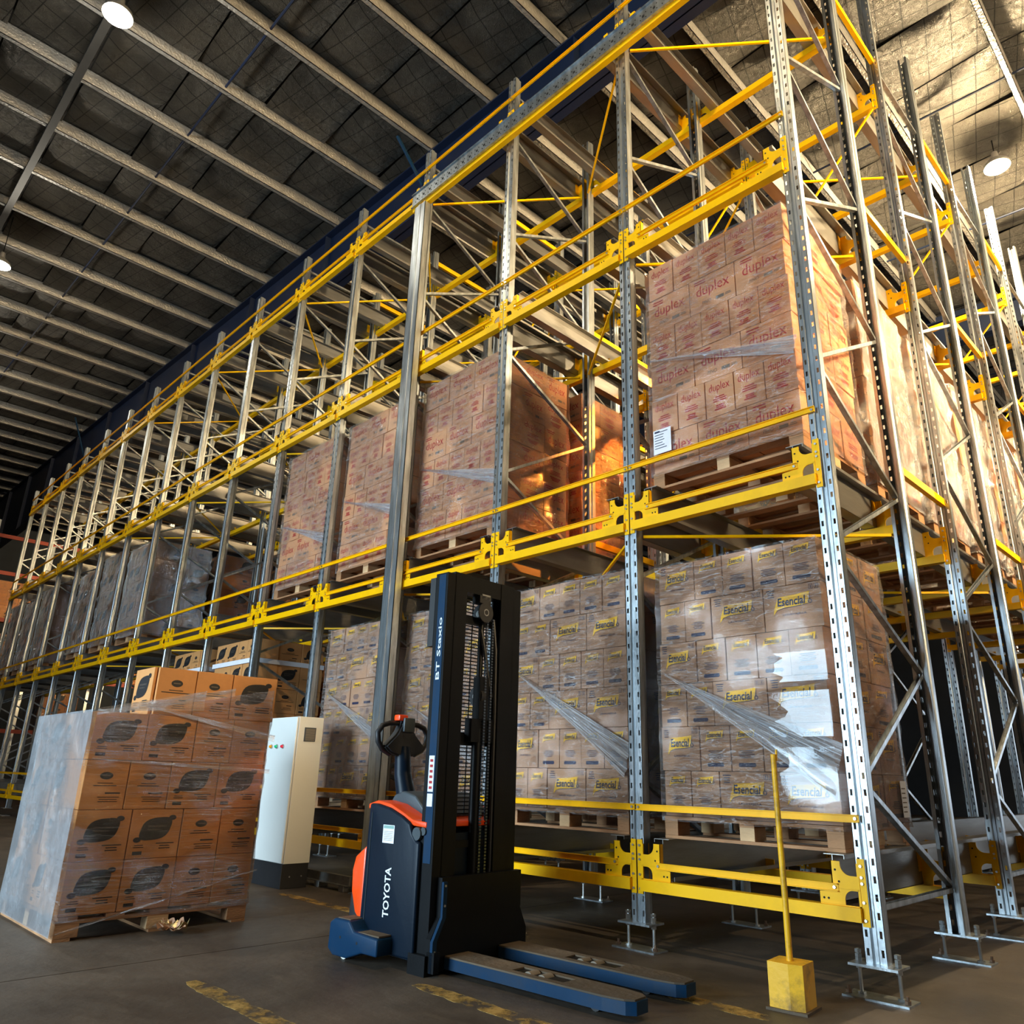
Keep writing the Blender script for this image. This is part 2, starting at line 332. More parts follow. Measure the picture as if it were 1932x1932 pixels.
def put_text(mb, s, cx, cz, w, h, y, mi, bold=0., shear=0., face='-y'):
    vs, fs = text2d(s, bold, shear); b = len(mb.v)
    for x, z in vs:
        px, pz = cx+x*w, cz+z*h
        if face == '-y': mb.v.append((px, y, pz))
        elif face == 'rot':   # reading upwards on a -y face
            mb.v.append((cx-z*h, y, cz+x*w))
    for f in fs: mb.f.append([b+i for i in f]); mb.m.append(mi)
def quad(mb, x0, x1, z0, z1, y, mi):
    b = len(mb.v); mb.v += [(x0, y, z0), (x1, y, z0), (x1, y, z1), (x0, y, z1)]; mb.f.append([b, b+1, b+2, b+3]); mb.m.append(mi)
def poly(mb, pts, y, mi):
    b = len(mb.v); mb.v += [(p[0], y, p[1]) for p in pts]; mb.f.append([b+i for i in range(len(pts))]); mb.m.append(mi)

# ------------------------------------------------------------------ setting: floor
fl = structure('floor', MB().box(-40, 12, -13, 26, -.30, -.012).mesh('floor', simple('floor_joint_fill', (.02, .018, .016), .9)))
XJ = [-34.57, -30.07, -25.57, -21.07, -16.57, -12.07, -7.57, -3.07, 1.43, 5.93, 12.0]
YJ = [-13, -7.0, -1.0+4.5, 8, 12.5, 17, 26]
for i in range(len(XJ)-1):
    for j in range(len(YJ)-1):
        g = .005
        obj('floor_slab', MB().box(XJ[i]+g, XJ[i+1]-g, YJ[j]+g, YJ[j+1]-g, -.1, 0).mesh('floor_slab', FLOOR), fl)
def patch(x0, x1, y0, y1, seed, n=22):
    random.seed(seed); mb = MB(); top = []; bot = []
    for i in range(n+1):
        t = i/n; x = x0+(x1-x0)*t; e = min(1, min(t, 1-t)*6)**.5
        yc = (y0+y1)/2+random.uniform(-.006, .006); hw = (y1-y0)/2*(.45+.55*e)*random.uniform(.86, 1.06)
        bot.append((x, yc-hw)); top.append((x, yc+hw))
    return mb.prism(bot+top[::-1], .0005, .0022, 'z')
for k, (x0, x1, y) in enumerate([(-2.5, -1.35, -2.44), (-1.72, -.70, -1.60), (-4.9, -3.6, -.66), (-.80, -.2, -.74), (-9.5, -6.4, -.68)]):
    obj('floor_marking', patch(x0, x1, y-.055, y+.055, k).mesh('floor_marking', MARK), fl)
random.seed(11)
# ------------------------------------------------------------------ setting: roof, girders, walls
def rz_(x): return 10.0-.045*x
SL = -math.atan(-.045)
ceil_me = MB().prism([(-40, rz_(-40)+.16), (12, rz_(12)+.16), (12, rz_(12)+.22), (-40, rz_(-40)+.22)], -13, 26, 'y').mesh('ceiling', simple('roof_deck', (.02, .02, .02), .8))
ceil = structure('ceiling', ceil_me)
PX = [.80-1.35*k for k in range(-5, 30)]
def batt(w, d, seed):
    """quilted foil batt, sagging slightly between purlins; origin at its centre"""
    rnd = random.Random(seed); nx, ny = 8, 6; mb = MB(); g = .022
    for j in range(ny+1):
        for i in range(nx+1):
            u = i/nx; v = j/ny
            z = -.012*math.sin(PI*u)*math.sin(PI*v)**.5+.012*mnoise.noise(Vector((u*4+seed*7, v*4, seed)))
            if i in (0, nx) or j in (0, ny): z = .045
            mb.v.append(((u-.5)*(w-g), (v-.5)*(d-g), z))
    for j in range(ny):
        for i in range(nx):
            a = j*(nx+1)+i; mb.f.append([a, a+nx+1, a+nx+2, a+1]); mb.m.append(0)
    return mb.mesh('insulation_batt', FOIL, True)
batts = [batt(1.33, 1.0, s) for s in range(6)]
far = MB(); cnt = 0
YS = [-.07+k for k in range(-13, 26)]
cand = []
for a in range(len(PX)-1):
    xc = (PX[a]+PX[a+1])/2
    for y in YS: cand.append(((Vector((xc, y+.5, 10))-Vector(m.translation)), xc, y+.5))
def inview(d):
    w = d @ Vector(R_[2])
    if w <= .5: return False
    u = 998+1432*(d @ Vector(R_[0]))/w; v = 985+1432*(d @ Vector(R_[1]))/w
    return -150 < u < 2080 and -150 < v < 2080
cand.sort(key=lambda t: (not inview(t[0]), t[0].length))
for n_, (d, xc, yc) in enumerate(cand):
    me = random.choice(batts)
    if n_ < 298:
        o = obj('insulation_batt', me, ceil, (xc, yc, rz_(xc)+.06)); o.rotation_euler = (0, math.atan(.045), random.choice((0, PI)))
    else:
        b = len(far.v); R3 = Matrix.Rotation(math.atan(.045), 3, 'Y')
        far.v += [tuple(R3 @ v.co+Vector((xc, yc, rz_(xc)+.06))) for v in me.vertices]
        for p_ in me.polygons: far.f.append([b+i for i in p_.vertices]); far.m.append(0)
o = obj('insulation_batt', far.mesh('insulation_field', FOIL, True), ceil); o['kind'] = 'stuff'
for i, x in enumerate(PX):
    z = rz_(x)
    mb = MB(); mb.box(x-.038, x+.038, -13, 26, z-.13, z-.122); mb.box(x+.029, x+.038, -13, 26, z-.13, z+.09); mb.box(x-.038, x+.038, -13, 26, z+.082, z+.09); mb.box(x-.038, x-.029, -13, 26, z-.13, z-.10)
    obj('purlin', mb.mesh('purlin', PURL), ceil)
for y in (-6.5, -1.65, 5.35, 8.3, 14):
    mb = MB(); mb.tube([(x, y, rz_(x)-.06) for x in (-39, 11)], .017, 6); obj('sag_rod', mb.mesh('sag_rod', ROOFBLUE), ceil)
mb = MB(); mb.box(0, 1, 0, 1, 0, 1) if False else None
mb.prism([(-39, rz_(-39)-.20), (11, rz_(11)-.20), (11, rz_(11)-.135), (-39, rz_(-39)-.135)], -3.24, -3.14, 'y')
obj('cable_tray', mb.mesh('cable_tray', simple('tray_grey', (.05, .048, .045), .6, .3)), ceil)
for gi, (gy, zb) in enumerate(((1.13, 9.08), (10.9, 9.35), (-9.5, 9.3))):
    mb = MB()
    mb.prism([(-38, zb), (11, zb), (11, zb+.02), (-38, zb+.02)], gy-.12, gy+.12, 'y')
    mb.prism([(-38, zb), (11, zb), (11, rz_(11)+.02), (-38, rz_(-38)+.02)], gy-.008, gy+.008, 'y')
    mb.prism([(-38, rz_(-38)-.16), (11, rz_(11)-.16), (11, rz_(11)-.135), (-38, rz_(-38)-.135)], gy-.12, gy+.12, 'y')
    for x in range(-36, 10, 3): mb.box(x-.006, x+.006, gy-.11, gy+.11, zb+.02, rz_(x)-.14)
    o = structure('trim_%d' % (gi+1), mb.mesh('roof_girder', ROOFBLUE)); o['label'] = 'navy blue roof girder'
    for x in (-22.4, -6.1, 3.4):
        obj('knee_brace', MB().bar((x, gy-.1, zb+.5), (x, gy-.62, rz_(x)-.12), .035, .035).mesh('knee_brace', NAVY), o)
WALLM = simple('navy_wall_sheet', (.012, .018, .03), .8, 0, .15, 2, .1, 8)
structure('wall_left', MB().box(-40.2, -40, -13, 26, -.3, 12).mesh('wall_left', WALLM))
mb = MB(); mb.box(12, 12.2, -13, -1.2, -.3, 9.6); mb.box(12, 12.2, 5.2, 12.2, -.3, 5.4); mb.box(12, 12.2, 5.2, 12.2, 8.4, 9.6); mb.box(12, 12.2, 12.2, 26, -.3, 9.6); mb.box(12, 12.2, -1.2, 5.2, 4.8, 5.4); mb.box(12, 12.2, -1.2, 5.2, 8.4, 9.6)
structure('wall_right', mb.mesh('wall_right', WALLM))
mb = MB(); mb.box(-40, -7.6, -13.2, -13, -.3, 12); mb.box(-1.6, 12, -13.2, -13, -.3, 9.6); mb.box(-7.6, -1.6, -13.2, -13, 5.2, 11)
structure('wall_front', mb.mesh('wall_front', WALLM))
mb = MB(); mb.box(-40, 2.8, 26, 26.2, -.3, 12); mb.box(11.2, 12, 26, 26.2, -.3, 9.6); mb.box(2.8, 11.2, 26, 26.2, 4.8, 9.8)
structure('wall_back', mb.mesh('wall_back', WALLM))

# ------------------------------------------------------------------ lamps
def lathe(prof, n=20, mi=0, mb=None):
    mb = mb or MB(); b = len(mb.v)
    for r, z in prof:
        for i in range(n): mb.v.append((r*math.cos(2*PI*i/n), r*math.sin(2*PI*i/n), z))
    for k in range(len(prof)-1):
        for i in range(n):
            j = (i+1) % n; mb.f.append([b+k*n+i, b+k*n+j, b+(k+1)*n+j, b+(k+1)*n+i]); mb.m.append(mi)
    return mb
shade_me = lathe([(.17, 0), (.165, .05), (.12, .10), (.05, .16), (.04, .26), (0.001, .27)]).mesh('lamp_shade', simple('lamp_aluminium', (.5, .5, .5), .35, .8), True)
mb = lathe([(.001, -.004), (.14, -.002), (.155, .012), (.001, .03)]); bulb_me = mb.mesh('lamp_lens', LAMPM, True)
cord_me = {}
LN = ['glaring high-bay lamp under the roof at the upper left of the photo', 'smaller yellow high-bay lamp cut by the left edge of the photo', 'dim high-bay lamp far along the left aisle',
      'glaring high-bay lamp beyond the tall uprights at the right', 'high-bay lamp above the aisle in front of the corner post', 'added fill lamp, out of view, above the aisle beside the rack end', 'added fill lamp, out of view, far down the side aisle', 'added fill lamp, out of view, above the back of the rack']
for k, (x, y, z, e) in enumerate(LAMPS):
    t = thing('high_bay_lamp', LN[k], 'lamp', (x, y, z), 0, 'high-bay lamps under the roof')
    obj('lamp_shade', shade_me, t); obj('lamp_lens', bulb_me, t)
    obj('hanging_cord', MB().cyl((0, 0, .26), (0, 0, rz_(x)-z+.05), .008, 6).mesh('hanging_cord', BLACK), t)
    light('POINT', 'lamp_light', (x, y, z-.14), e, (1, .92, .76) if k in (0, 1, 2) else (1, .76, .44), shadow_soft_size=.12)
light('SPOT', 'sun_shaft_spot', (-1.25, 4.6, 7.35), 14000, (1, .27, .03), aim=(-3.12, 1.85, 4.4), spot_size=math.radians(19), spot_blend=.7, shadow_soft_size=.05)  # spot added inside the rack to stand in for the orange sun glow

# ------------------------------------------------------------------ rack
PB = 1.5; ZB = (.323, 2.765, 5.194, 7.625); HT = 8.41
FY = [(2.37*i, 2.37*i+1.24) for i in range(5)]     # frame front/rear upright
def ladder(mb, x0, x1, y, z0, z1, hole_w, hole_h, pitch, axis='x', t=.003, n=None):
    """a strip of sheet steel with a column of slots"""
    c = (x0+x1)/2
    def bx(a, b, za, zb):
        if axis == 'x': mb.box(a, b, y, y+t, za, zb)
        else: mb.box(y, y+t, a, b, za, zb)
    bx(x0, c-hole_w/2, z0, z1); bx(c+hole_w/2, x1, z0, z1)
    z = z0; zh = z0+pitch*.4
    while zh < z1:
        bx(c-hole_w/2, c+hole_w/2, z, zh); z = zh+hole_h; zh += pitch
    if z < z1: bx(c-hole_w/2, c+hole_w/2, z, z1)
def upright_mesh(h, detail=True):
    """slotted omega post, slotted face toward -y, foot of the steel at z 0"""
    mb = MB(); t = .003; D = .085
    if detail:
        ladder(mb, -.056, -.019, 0, 0, h, .014, .034, .086); ladder(mb, .019, .056, 0, 0, h, .014, .034, .086)
    else:
        for s in (-1, 1): mb.box(min(s*.019, s*.056), max(s*.019, s*.056), 0, t, 0, h)
    # central groove
    for s in (-1, 1): mb.prism([(s*.019, 0), (s*.019, t), (s*.009, .016), (s*.009, .013)][::s], 0, h, 'z')
    mb.box(-.009, .009, .013, .016, 0, h)
    # flanks with a joggle and a rear lip
    for s in (-1, 1):
        mb.prism([(s*.056, 0), (s*.056, .045), (s*.048, .055), (s*.048, D), (s*.045, D), (s*.045, .055), (s*.053, .044), (s*.053, 0)][::s], 0, h, 'z')
        mb.box(min(s*.048, s*.024), max(s*.048, s*.024), D-.003, D, 0, h)
    return mb.mesh('upright', GALV)
UPD = {('s', 1): upright_mesh(HT-.157), ('t', 1): upright_mesh(9.36-.157), ('s', 0): upright_mesh(HT-.157, False), ('t', 0): upright_mesh(9.36-.157, False)}
def foot_mesh():
    mb = MB(); mb.box(-.125, .125, -.06, .10, .145, .157); mb.box(-.165, .165, -.075, .075, 0, .010)
    return mb.mesh('base_plate', GALV)
def rod_mesh():
    mb = MB(); mb.cyl((0, 0, .01), (0, 0, .215), .0095, 8)
    for z in (.124, .158, .175, .196): mb.cyl((0, 0, z), (0, 0, z+.016), .017, 6)
    mb.cyl((0, 0, .01), (0, 0, .02), .022, 8)
    return mb.mesh('levelling_rod', BOLT, True)
def anchor_mesh():
    return MB().cyl((0, 0, .01), (0, 0, .045), .008, 8).cyl((0, 0, .012), (0, 0, .027), .016, 6).mesh('anchor_bolt', simple('rusty_bolt', (.18, .11, .07), .5, .6))
FOOT = foot_mesh(); ROD = rod_mesh(); ANCH = anchor_mesh()
rack = thing('pallet_rack', 'tall galvanised and yellow pallet rack filling most of the warehouse', 'rack', (0, 0, 0))
def depth_frames(k):
    return 5 if k <= 1 else (3 if k <= 4 else (2 if k <= 9 else 1))
ups = {}
for k in range(0, 16):
    for fi in range(depth_frames(k)):
        for e in (0, 1):
            y = FY[fi][e]; key = ('t' if (k == 0 and not (fi == 0 and e == 1)) or (k == 1 and fi == 0 and e == 0) else 's', 1 if (k <= 4 or fi == 0 and k < 8) else 0)
            u = obj('upright', UPD[key], rack, (-PB*k, y+(0 if e == 0 else .085), .157), 0 if e == 0 else PI)
            ups[(k, fi, e)] = u
            if k <= 6:
                o = obj('base_plate', FOOT, u, (0, 0, -.157))
                for sx in (-1, 1):
                    obj('levelling_rod', ROD, u, (sx*.10, .02, -.157))
                    if k <= 2: obj('anchor_bolt', ANCH, u, (sx*.145, -.03, -.157))
            else:
                obj('base_plate', FOOT, u, (0, 0, -.157))
# frame lacing: (z at front, z at rear) pairs as read off the end frame
LACE = [(.406, .406), (1.025, .44), (1.05, 1.735), (2.33, 1.76), (2.44, 3.012), (3.66, 3.04), (3.70, 4.345), (3.678, 3.678-0) if False else (4.95, 4.37), (4.99, 5.627), (6.30, 5.66), (6.36, 6.95), (7.6, 7.0), (8.2, 8.2)]
lace_me = {}
def lace(za, zb):
    key = (round(za, 2), round(zb, 2))
    if key not in lace_me:
        lace_me[key] = MB().bar((0, .07, za), (0, 1.24, zb), .028, .036, 0, (1, 0, 0), True).mesh('diagonal_brace', GALV)
    return lace_me[key]
for k in range(16):
    for fi in range(min(depth_frames(k), 5)):
        for (za, zb) in LACE:
            if k > 20: continue
            if fi > 2 and k > 0: continue
            obj('diagonal_brace', lace(za, zb), ups[(k, fi, 0)], (0, 0, -.157))
# beam with end brackets
def bracket_mesh():
    mb = MB(); y0, y1 = -.012, -.006
    mb.box(.006, .046, -.009, -.004, 0, .325)                        # flange bolted to the post face
    mb.box(.046, .052, -.009, .06, .05, .30)
    def arc(cx, cz, r, a0, a1, n=8): return [(cx+r*math.cos(math.radians(a0+(a1-a0)*i/n)), cz+r*math.sin(math.radians(a0+(a1-a0)*i/n))) for i in range(n+1)]
    # plate built round the window: horn with a curved notch above, foot below
    mb.prism([(.040, .17), (.190, .17), (.190, .305), (.138, .305)]+arc(.085, .290, .053, 5, -90)[1:]+[(.040, .237)], y0, y1, 'y')
    mb.prism([(.125, .092), (.262, .092), (.262, .150), (.192, .154), (.192, .171), (.050, .171), (.050, .165)]+arc(.080, .120, .045, 90, 0), y0, y1, 'y')
    mb.box(.040, .052, y0, y1, .085, .172); mb.box(.040, .262, y0, y1, .06, .093)
    mb.box(.184, .190, -.012, .05, .17, .305)
    for z in (.03, .115, .205, .235, .29): mb.cyl((.026, -.018, z), (.026, -.009, z), .008, 6, 1)
    for x, z in ((.166, .262), (.215, .118), (.240, .118), (.15, .205)): mb.cyl((x, -.0145, z), (x, -.0118, z), .006, 6, 2)
    return mb
def mirror(mb):
    o = MB(); o.v = [(-x, y, z) for x, y, z in mb.v]; o.f = [f[::-1] for f in mb.f]; o.m = list(mb.m); return o
HOLE = simple('dark_hole', (.01, .01, .01), .9)
BRR = bracket_mesh().mesh('end_bracket', [YEL, BOLT, HOLE]); BRL = mirror(bracket_mesh()).mesh('end_bracket', [YEL, BOLT, HOLE])
BEAM = MB().box(-PB/2+.04, PB/2-.04, -.035, .03, .02, .088).mesh('beam', YEL)
def cbar(w, name):
    mb = MB(); mb.box(-w/2, w/2, -.022, -.004, .036, .040); mb.box(-w/2, w/2, -.022, -.004, 0, .004); mb.box(-w/2, w/2, -.007, -.004, 0, .040)
    for s in (-1, 1): mb.cyl((s*(w/2-.02), -.016, .02), (s*(w/2-.02), -.006, .02), .009, 6, 1)
    return mb.mesh(name, [YEL, BOLT])
GUARD = cbar(PB-.012, 'guard_bar'); LOWBAR = cbar(PB-.31, 'tie_bar')
nb = 0
for k in range(15):
    xc = -PB*(k+.5)
    nf = min(depth_frames(k), depth_frames(k+1))
    for fi in range(nf):
        for e in (0, 1):
            y = FY[fi][e] if e == 0 else FY[fi][e]+.085
            for lv in range(4):
                nb += 1
                o = obj('beam', BEAM, rack, (xc, y, ZB[lv]), 0 if e == 0 else PI)
                obj('end_bracket', BRR, o, (-PB/2, 0, 0)); obj('end_bracket', BRL, o, (PB/2, 0, 0))
                if fi == 0 and e == 0:
                    if not (lv == 0 and k > 20):
                        obj('tie_bar', LOWBAR, rack, (xc, -.008, ZB[lv]+.155))
                    obj('guard_bar', GUARD, rack, (xc, -.006, (.828, 3.272, 5.70, 8.09)[lv]))
# pallet rails along each lane
def rail_mesh(ln):
    mb = MB(); t = .004
    mb.box(0, t, 0, ln, .09, .335)                 # web
    mb.box(-.065, t, 0, ln, .331, .335); mb.box(-.065, -.061, 0, ln, .312, .331)      # top lip toward the post
    mb.box(0, .085, 0, ln, .09, .094); mb.box(.081, .085, 0, ln, .094, .115)          # running flange
    mb.box(0, .05, 0, ln, .331, .335)
    return mb
rails = {}
for k in range(15):
    nf = min(depth_frames(k), depth_frames(k+1)); ln = FY[nf-1][1]+.2
    if ln not in rails:
        a = rail_mesh(ln); rails[ln] = (a.mesh('pallet_rail', GALVR), mirror(a).mesh('pallet_rail', GALVR))
    for lv in range(4):
        obj('pallet_rail', rails[ln][0], rack, (-PB*(k+1)+.188, .02, ZB[lv]+.002)); obj('pallet_rail', rails[ln][1], rack, (-PB*k-.188, .02, ZB[lv]+.002))
# yellow spacers between frames
SP = MB().box(-.02, .02, 0, 1.05, 0, .065).box(-.03, .03, -.01, .0, -.01, .075).box(-.03, .03, 1.05, 1.06, -.01, .075).mesh('frame_spacer', YEL)
for k in (0, 1, 2, 3, 4, 5):
    for fi in range(depth_frames(k)-1):
        for z in (3.27, 5.73, 8.23):
            obj('frame_spacer', SP, rack, (-PB*k, FY[fi][1]+.105, z))
# plan bracing rods under the levels and yellow face diagonals
for k in range(0, 9):
    for lv in (1, 2, 3):
        for fi in range(min(2, depth_frames(k+1))):
            y0 = FY[fi][0]+.08; y1 = FY[fi][1]-.02; z = ZB[lv]-.015
            a = (-PB*k-.06, y1, z) if (k % 2 == 0) else (-PB*(k+1)+.06, y1, z)
            b = (-PB*(k+1)+.06, y0, z) if (k % 2 == 0) else (-PB*k-.06, y0, z)
            obj('plan_brace', MB().bar(a, b, .02, .02).mesh('plan_brace', YEL), rack)
for k, fi in ((1, 1), (0, 1), (0, 2), (0, 3), (0, 4), (3, 1)):
    if fi >= min(depth_frames(k), depth_frames(k+1)): continue
    y = FY[fi][0]-.03
    for lv in ((1, 2, 3) if k == 1 else (3,)):
        z0 = ZB[lv-1]+.4; z1 = ZB[lv]
        obj('face_brace', MB().bar((-PB*k-.05, y, z1), (-PB*(k+1)+.05, y, z0+.6), .018, .018).mesh('face_brace', YEL), rack)
# rear top ties of the end frames and portal: extra column and galvanised beam
mb = MB(); mb.box(-.10, .10, -.055, -.049, 0, 7.45); mb.box(-.10, -.094, -.055, .03, 0, 7.45); mb.box(.094, .10, -.055, .03, 0, 7.45); mb.box(-.10, -.06, .024, .03, 0, 7.45); mb.box(.06, .10, .024, .03, 0, 7.45); mb.box(-.02, .02, -.062, -.055, 0, 7.45)
mb.box(-.15, .15, -.12, .03, 0, .012)
portal = obj('portal_column', mb.mesh('portal_column', GALV), rack, (-4.40, -.085, 0))
mb = MB(); X0, X1 = -4.60, .06
mb.box(X0, X1, -.115, -.110, 7.52, 7.70)
n = int((X1-X0)/.12)
mb.box(X0, X1, -.135, -.110, 7.70, 7.706); mb.box(X0, X1, -.135, -.110, 7.514, 7.52)
for i in range(n):
    x = X0+.1+i*.12
    mb.box(x-.012, x+.012, -.1185, -.115, 7.60, 7.622, 1)
    for dx, dz in ((-.03, -.03), (.03, -.03), (-.03, .03), (.03, .03)): mb.cyl((x+dx, -.1185, 7.61+dz), (x+dx, -.115, 7.61+dz), .006, 5, 1)
mb.box(X0, X1, -.10, -.045, 7.47, 7.52, 2)
obj('portal_beam', mb.mesh('portal_beam', [GALV, HOLE, YEL]), rack, (0, 0, 0))

# ------------------------------------------------------------------ wooden pallets
def board(x, y, z, nm_): return MB().box(-x/2, x/2, -y/2, y/2, 0, z).mesh(nm_, WOOD)
PW, PD = 1.2, 1.0
DECK = board(PW, .11, .020, 'deck_board'); STR = board(.10, PD, .020, 'stringer_board')
BLK = MB().cbox(-.05, .05, -.07, .07, 0, .078, .004).mesh('block', WOOD); BOT = board(PW, .10, .018, 'bottom_board')
BLKL = MB().cbox(-.05, .05, -.07, .07, 0, .078, .004).mesh('block', WOODL)
def pallet(loc, label, w=PW, d=PD, simple_=False, group='wooden pallets in the rack'):
    t = thing('wooden_pallet', label, 'pallet', loc, 0, group)
    sx = w/PW; sy = d/PD
    for j in (-.445, -.22, 0, .22, .445):
        o = obj('deck_board', DECK, t, (0, j*sy*1.0, .116)); o.scale = (sx, 1, 1)
    for i in (-1, 0, 1):
        o = obj('stringer_board', STR, t, (i*(w/2-.05), 0, .096)); o.scale = (1, sy, 1)
        if not (simple_ and i == 0):
            for j in (-1, 0, 1): obj('block', BLKL if (i+j) % 2 else BLK, t, (i*(w/2-.05), j*(d/2-.07), .018))
    for j in (-1, 0, 1):
        o = obj('bottom_board', BOT, t, (0, j*(d/2-.05), 0)); o.scale = (sx, 1, 1)
    return t

# ------------------------------------------------------------------ cartons
HC = {'duplex': (CARD, RED), 'soap': (CARDP, INK), 'dark': (CARDD, INKB)}
_car = {}
def lines(mb, cx, cz, w, n, dz, h, mi, rnd):
    for i in range(n):
        ww = w*rnd.uniform(.55, 1); quad(mb, cx-ww/2, cx+ww/2, cz-i*dz-h/2, cz-i*dz+h/2, -.0015, mi)
def carton(kind, big, w, d, h):
    key = (kind, big, round(w, 3), round(d, 3), round(h, 3))
    if key in _car: return _car[key]
    rnd = random.Random(str(key)); g = .003; mb = MB()
    mb.cbox(-w/2+g, w/2-g, 0, d, g/2, h-g/2, .004, 0)
    y = -.0015
    # mats: 0 card 1 red 2 navy 3 yellow 4 black 5 grey
    if kind == 'duplex':
        if big:
            put_text(mb, 'duplex', 0.02*w, h*.56, w*.72, h*.40, y, 1, 0, .0)
            lines(mb, -w*.25, h*.90, w*.38, 2, h*.07, h*.035, 1, rnd)
            put_text(mb, 'PINO', -w*.12, h*.23, w*.20, h*.10, y, 5, 0, .2); quad(mb, w*.08, w*.25, h*.17, h*.26, y, 5); lines(mb, w*.34, h*.24, w*.14, 2, h*.04, h*.02, 5, rnd)
        else:
            put_text(mb, 'duplex', 0, h*.74, w*.72, h*.28, y, 1, 0, .0)
            lines(mb, 0, h*.50, w*.56, 3, h*.055, h*.03, 1, rnd); lines(mb, 0, h*.27, w*.46, 3, h*.05, h*.036, 1, rnd)
    elif kind == 'soap':
        def banner(cx, cz, bw, bh):
            pts = [(cx-bw*.52, cz-bh*.42), (cx-bw*.40, cz+bh*.42), (cx-bw*.30, cz+bh*.46), (cx+bw*.10, cz+bh*.50), (cx+bw*.50, cz+bh*.62), (cx+bw*.44, cz-bh*.30), (cx+bw*.10, cz-bh*.38), (cx-bw*.25, cz-bh*.42), (cx-bw*.44, cz-bh*.56), (cx-bw*.55, cz-bh*.95)]
            poly(mb, pts, -.0012, 3)
            b0 = [(cx-bw*.55, cz-bh*.95), (cx-bw*.44, cz-bh*.56), (cx-bw*.25, cz-bh*.42), (cx+bw*.10, cz-bh*.38), (cx+bw*.44, cz-bh*.30)]
            for i in range(len(b0)-1):
                (xa, za), (xb, zb) = b0[i], b0[i+1]; poly(mb, [(xa, za-bh*.05), (xb, zb-bh*.05), (xb, zb), (xa, za)], -.0014, 2)
            put_text(mb, 'Esencial', cx-bw*.02, cz+bh*.04, bw*.80, bh*.66, -.002, 2, .03, .10)
            # little drop figure at the end of the word
            r = bh*.17; c = (cx+bw*.50, cz-bh*.16)
            ring = [(c[0]+r*math.cos(a*PI/5), c[1]+r*math.sin(a*PI/5)) for a in range(10)]
            ri = [(c[0]+r*.62*math.cos(a*PI/5), c[1]+r*.62*math.sin(a*PI/5)) for a in range(10)]
            for i in range(10): poly(mb, [ring[i], ring[(i+1) % 10], ri[(i+1) % 10], ri[i]], -.0022, 2)
            poly(mb, [(c[0]-r*.3, c[1]+r), (c[0]+r*.1, c[1]+r), (c[0]+r*.2, c[1]+r*4.2)], -.0022, 2)
        if big:
            banner(0, h*.62, w*.60, h*.29)
            put_text(mb, 'LAVAVAJILLA', w*.03, h*.33, w*.40, h*.055, -.0015, 2, .02)
            lines(mb, -w*.36, h*.92, w*.18, 4, h*.05, h*.022, 2, rnd)
            for dx in (0, .09):
                x = w*(.33+dx); quad(mb, x-w*.034, x+w*.034, h*.84, h*.95, y, 2); quad(mb, x-w*.026, x+w*.026, h*.85, h*.94, y-.0006, 0); quad(mb, x-w*.008, x+w*.008, h*.86, h*.93, y-.001, 2)
        else:
            banner(0, h*.79, w*.58, h*.17)
            lines(mb, 0, h*.44, w*.52, 5, h*.036, h*.016, 2, rnd)
            poly(mb, [(-w*.26, h*.10), (w*.24, h*.10), (w*.27, h*.14), (w*.24, h*.185), (-w*.26, h*.185), (-w*.28, h*.14)], y, 2)
    else:
        if big:
            cx, cz = .0, h*.60; a, b_ = w*.29, h*.23; pts = []
            for i in range(28):
                t = 2*PI*i/28; r = 1/((abs(math.cos(t))**3.2+abs(math.sin(t))**3.2)**(1/3.2)); px, pz = a*r*math.cos(t), b_*r*math.sin(t); pts.append((cx+px+pz*.25, cz+pz+px*.08))
            poly(mb, pts, y, 4)
            for sx, sz in ((.30, .22), (-.33, -.22)):
                poly(mb, [(cx+w*sx+w*.075*math.cos(i*PI/6), cz+h*sz+h*.055*math.sin(i*PI/6)) for i in range(12)], y-.0004, 4)
            put_text(mb, 'HIPOALERGENICO', cx+w*.02, cz+h*.05, w*.36, h*.035, -.003, 5, .0, .1); put_text(mb, 'Papel higienico', cx-w*.02, cz-h*.02, w*.28, h*.04, -.003, 5, 0, .2)
            lines(mb, -w*.28, h*.27, w*.26, 2, h*.04, h*.015, 4, rnd); quad(mb, -w*.38, -w*.20, h*.08, h*.15, y, 4); lines(mb, w*.22, h*.30, w*.36, 3, h*.05, h*.02, 4, rnd)
        else:
            poly(mb, [(w*.15*math.cos(i*PI/8), h*.68+h*.075*math.sin(i*PI/8)) for i in range(16)], y, 4)
            quad(mb, -w*.09, w*.09, h*.67, h*.69, y-.001, 5)
            lines(mb, 0, h*.53, w*.5, 1, .02, h*.015, 4, rnd); lines(mb, 0, h*.48, w*.78, 1, .02, h*.018, 4, rnd)
            lines(mb, w*.20, h*.33, w*.36, 1, .02, h*.03, 4, rnd); lines(mb, w*.12, h*.25, w*.5, 3, h*.045, h*.014, 4, rnd)
    me = mb.mesh('carton', [HC[kind][0], RED, INK, INKY, INKB, INKG]); _car[key] = me
    return me
S4, B3 = 's', 'b'
ROWS = {'duplex': ([('s', .24)]*5, [('b', .40)]*3), 'soap': ([('b', .30)]+[('s', .225)]*4, [('s', .21)]*2+[('b', .39)]*2), 'dark': ([('s', .26)]*2+[('b', .34)]*2, [('b', .34)]*2+[('s', .26)]*2)}
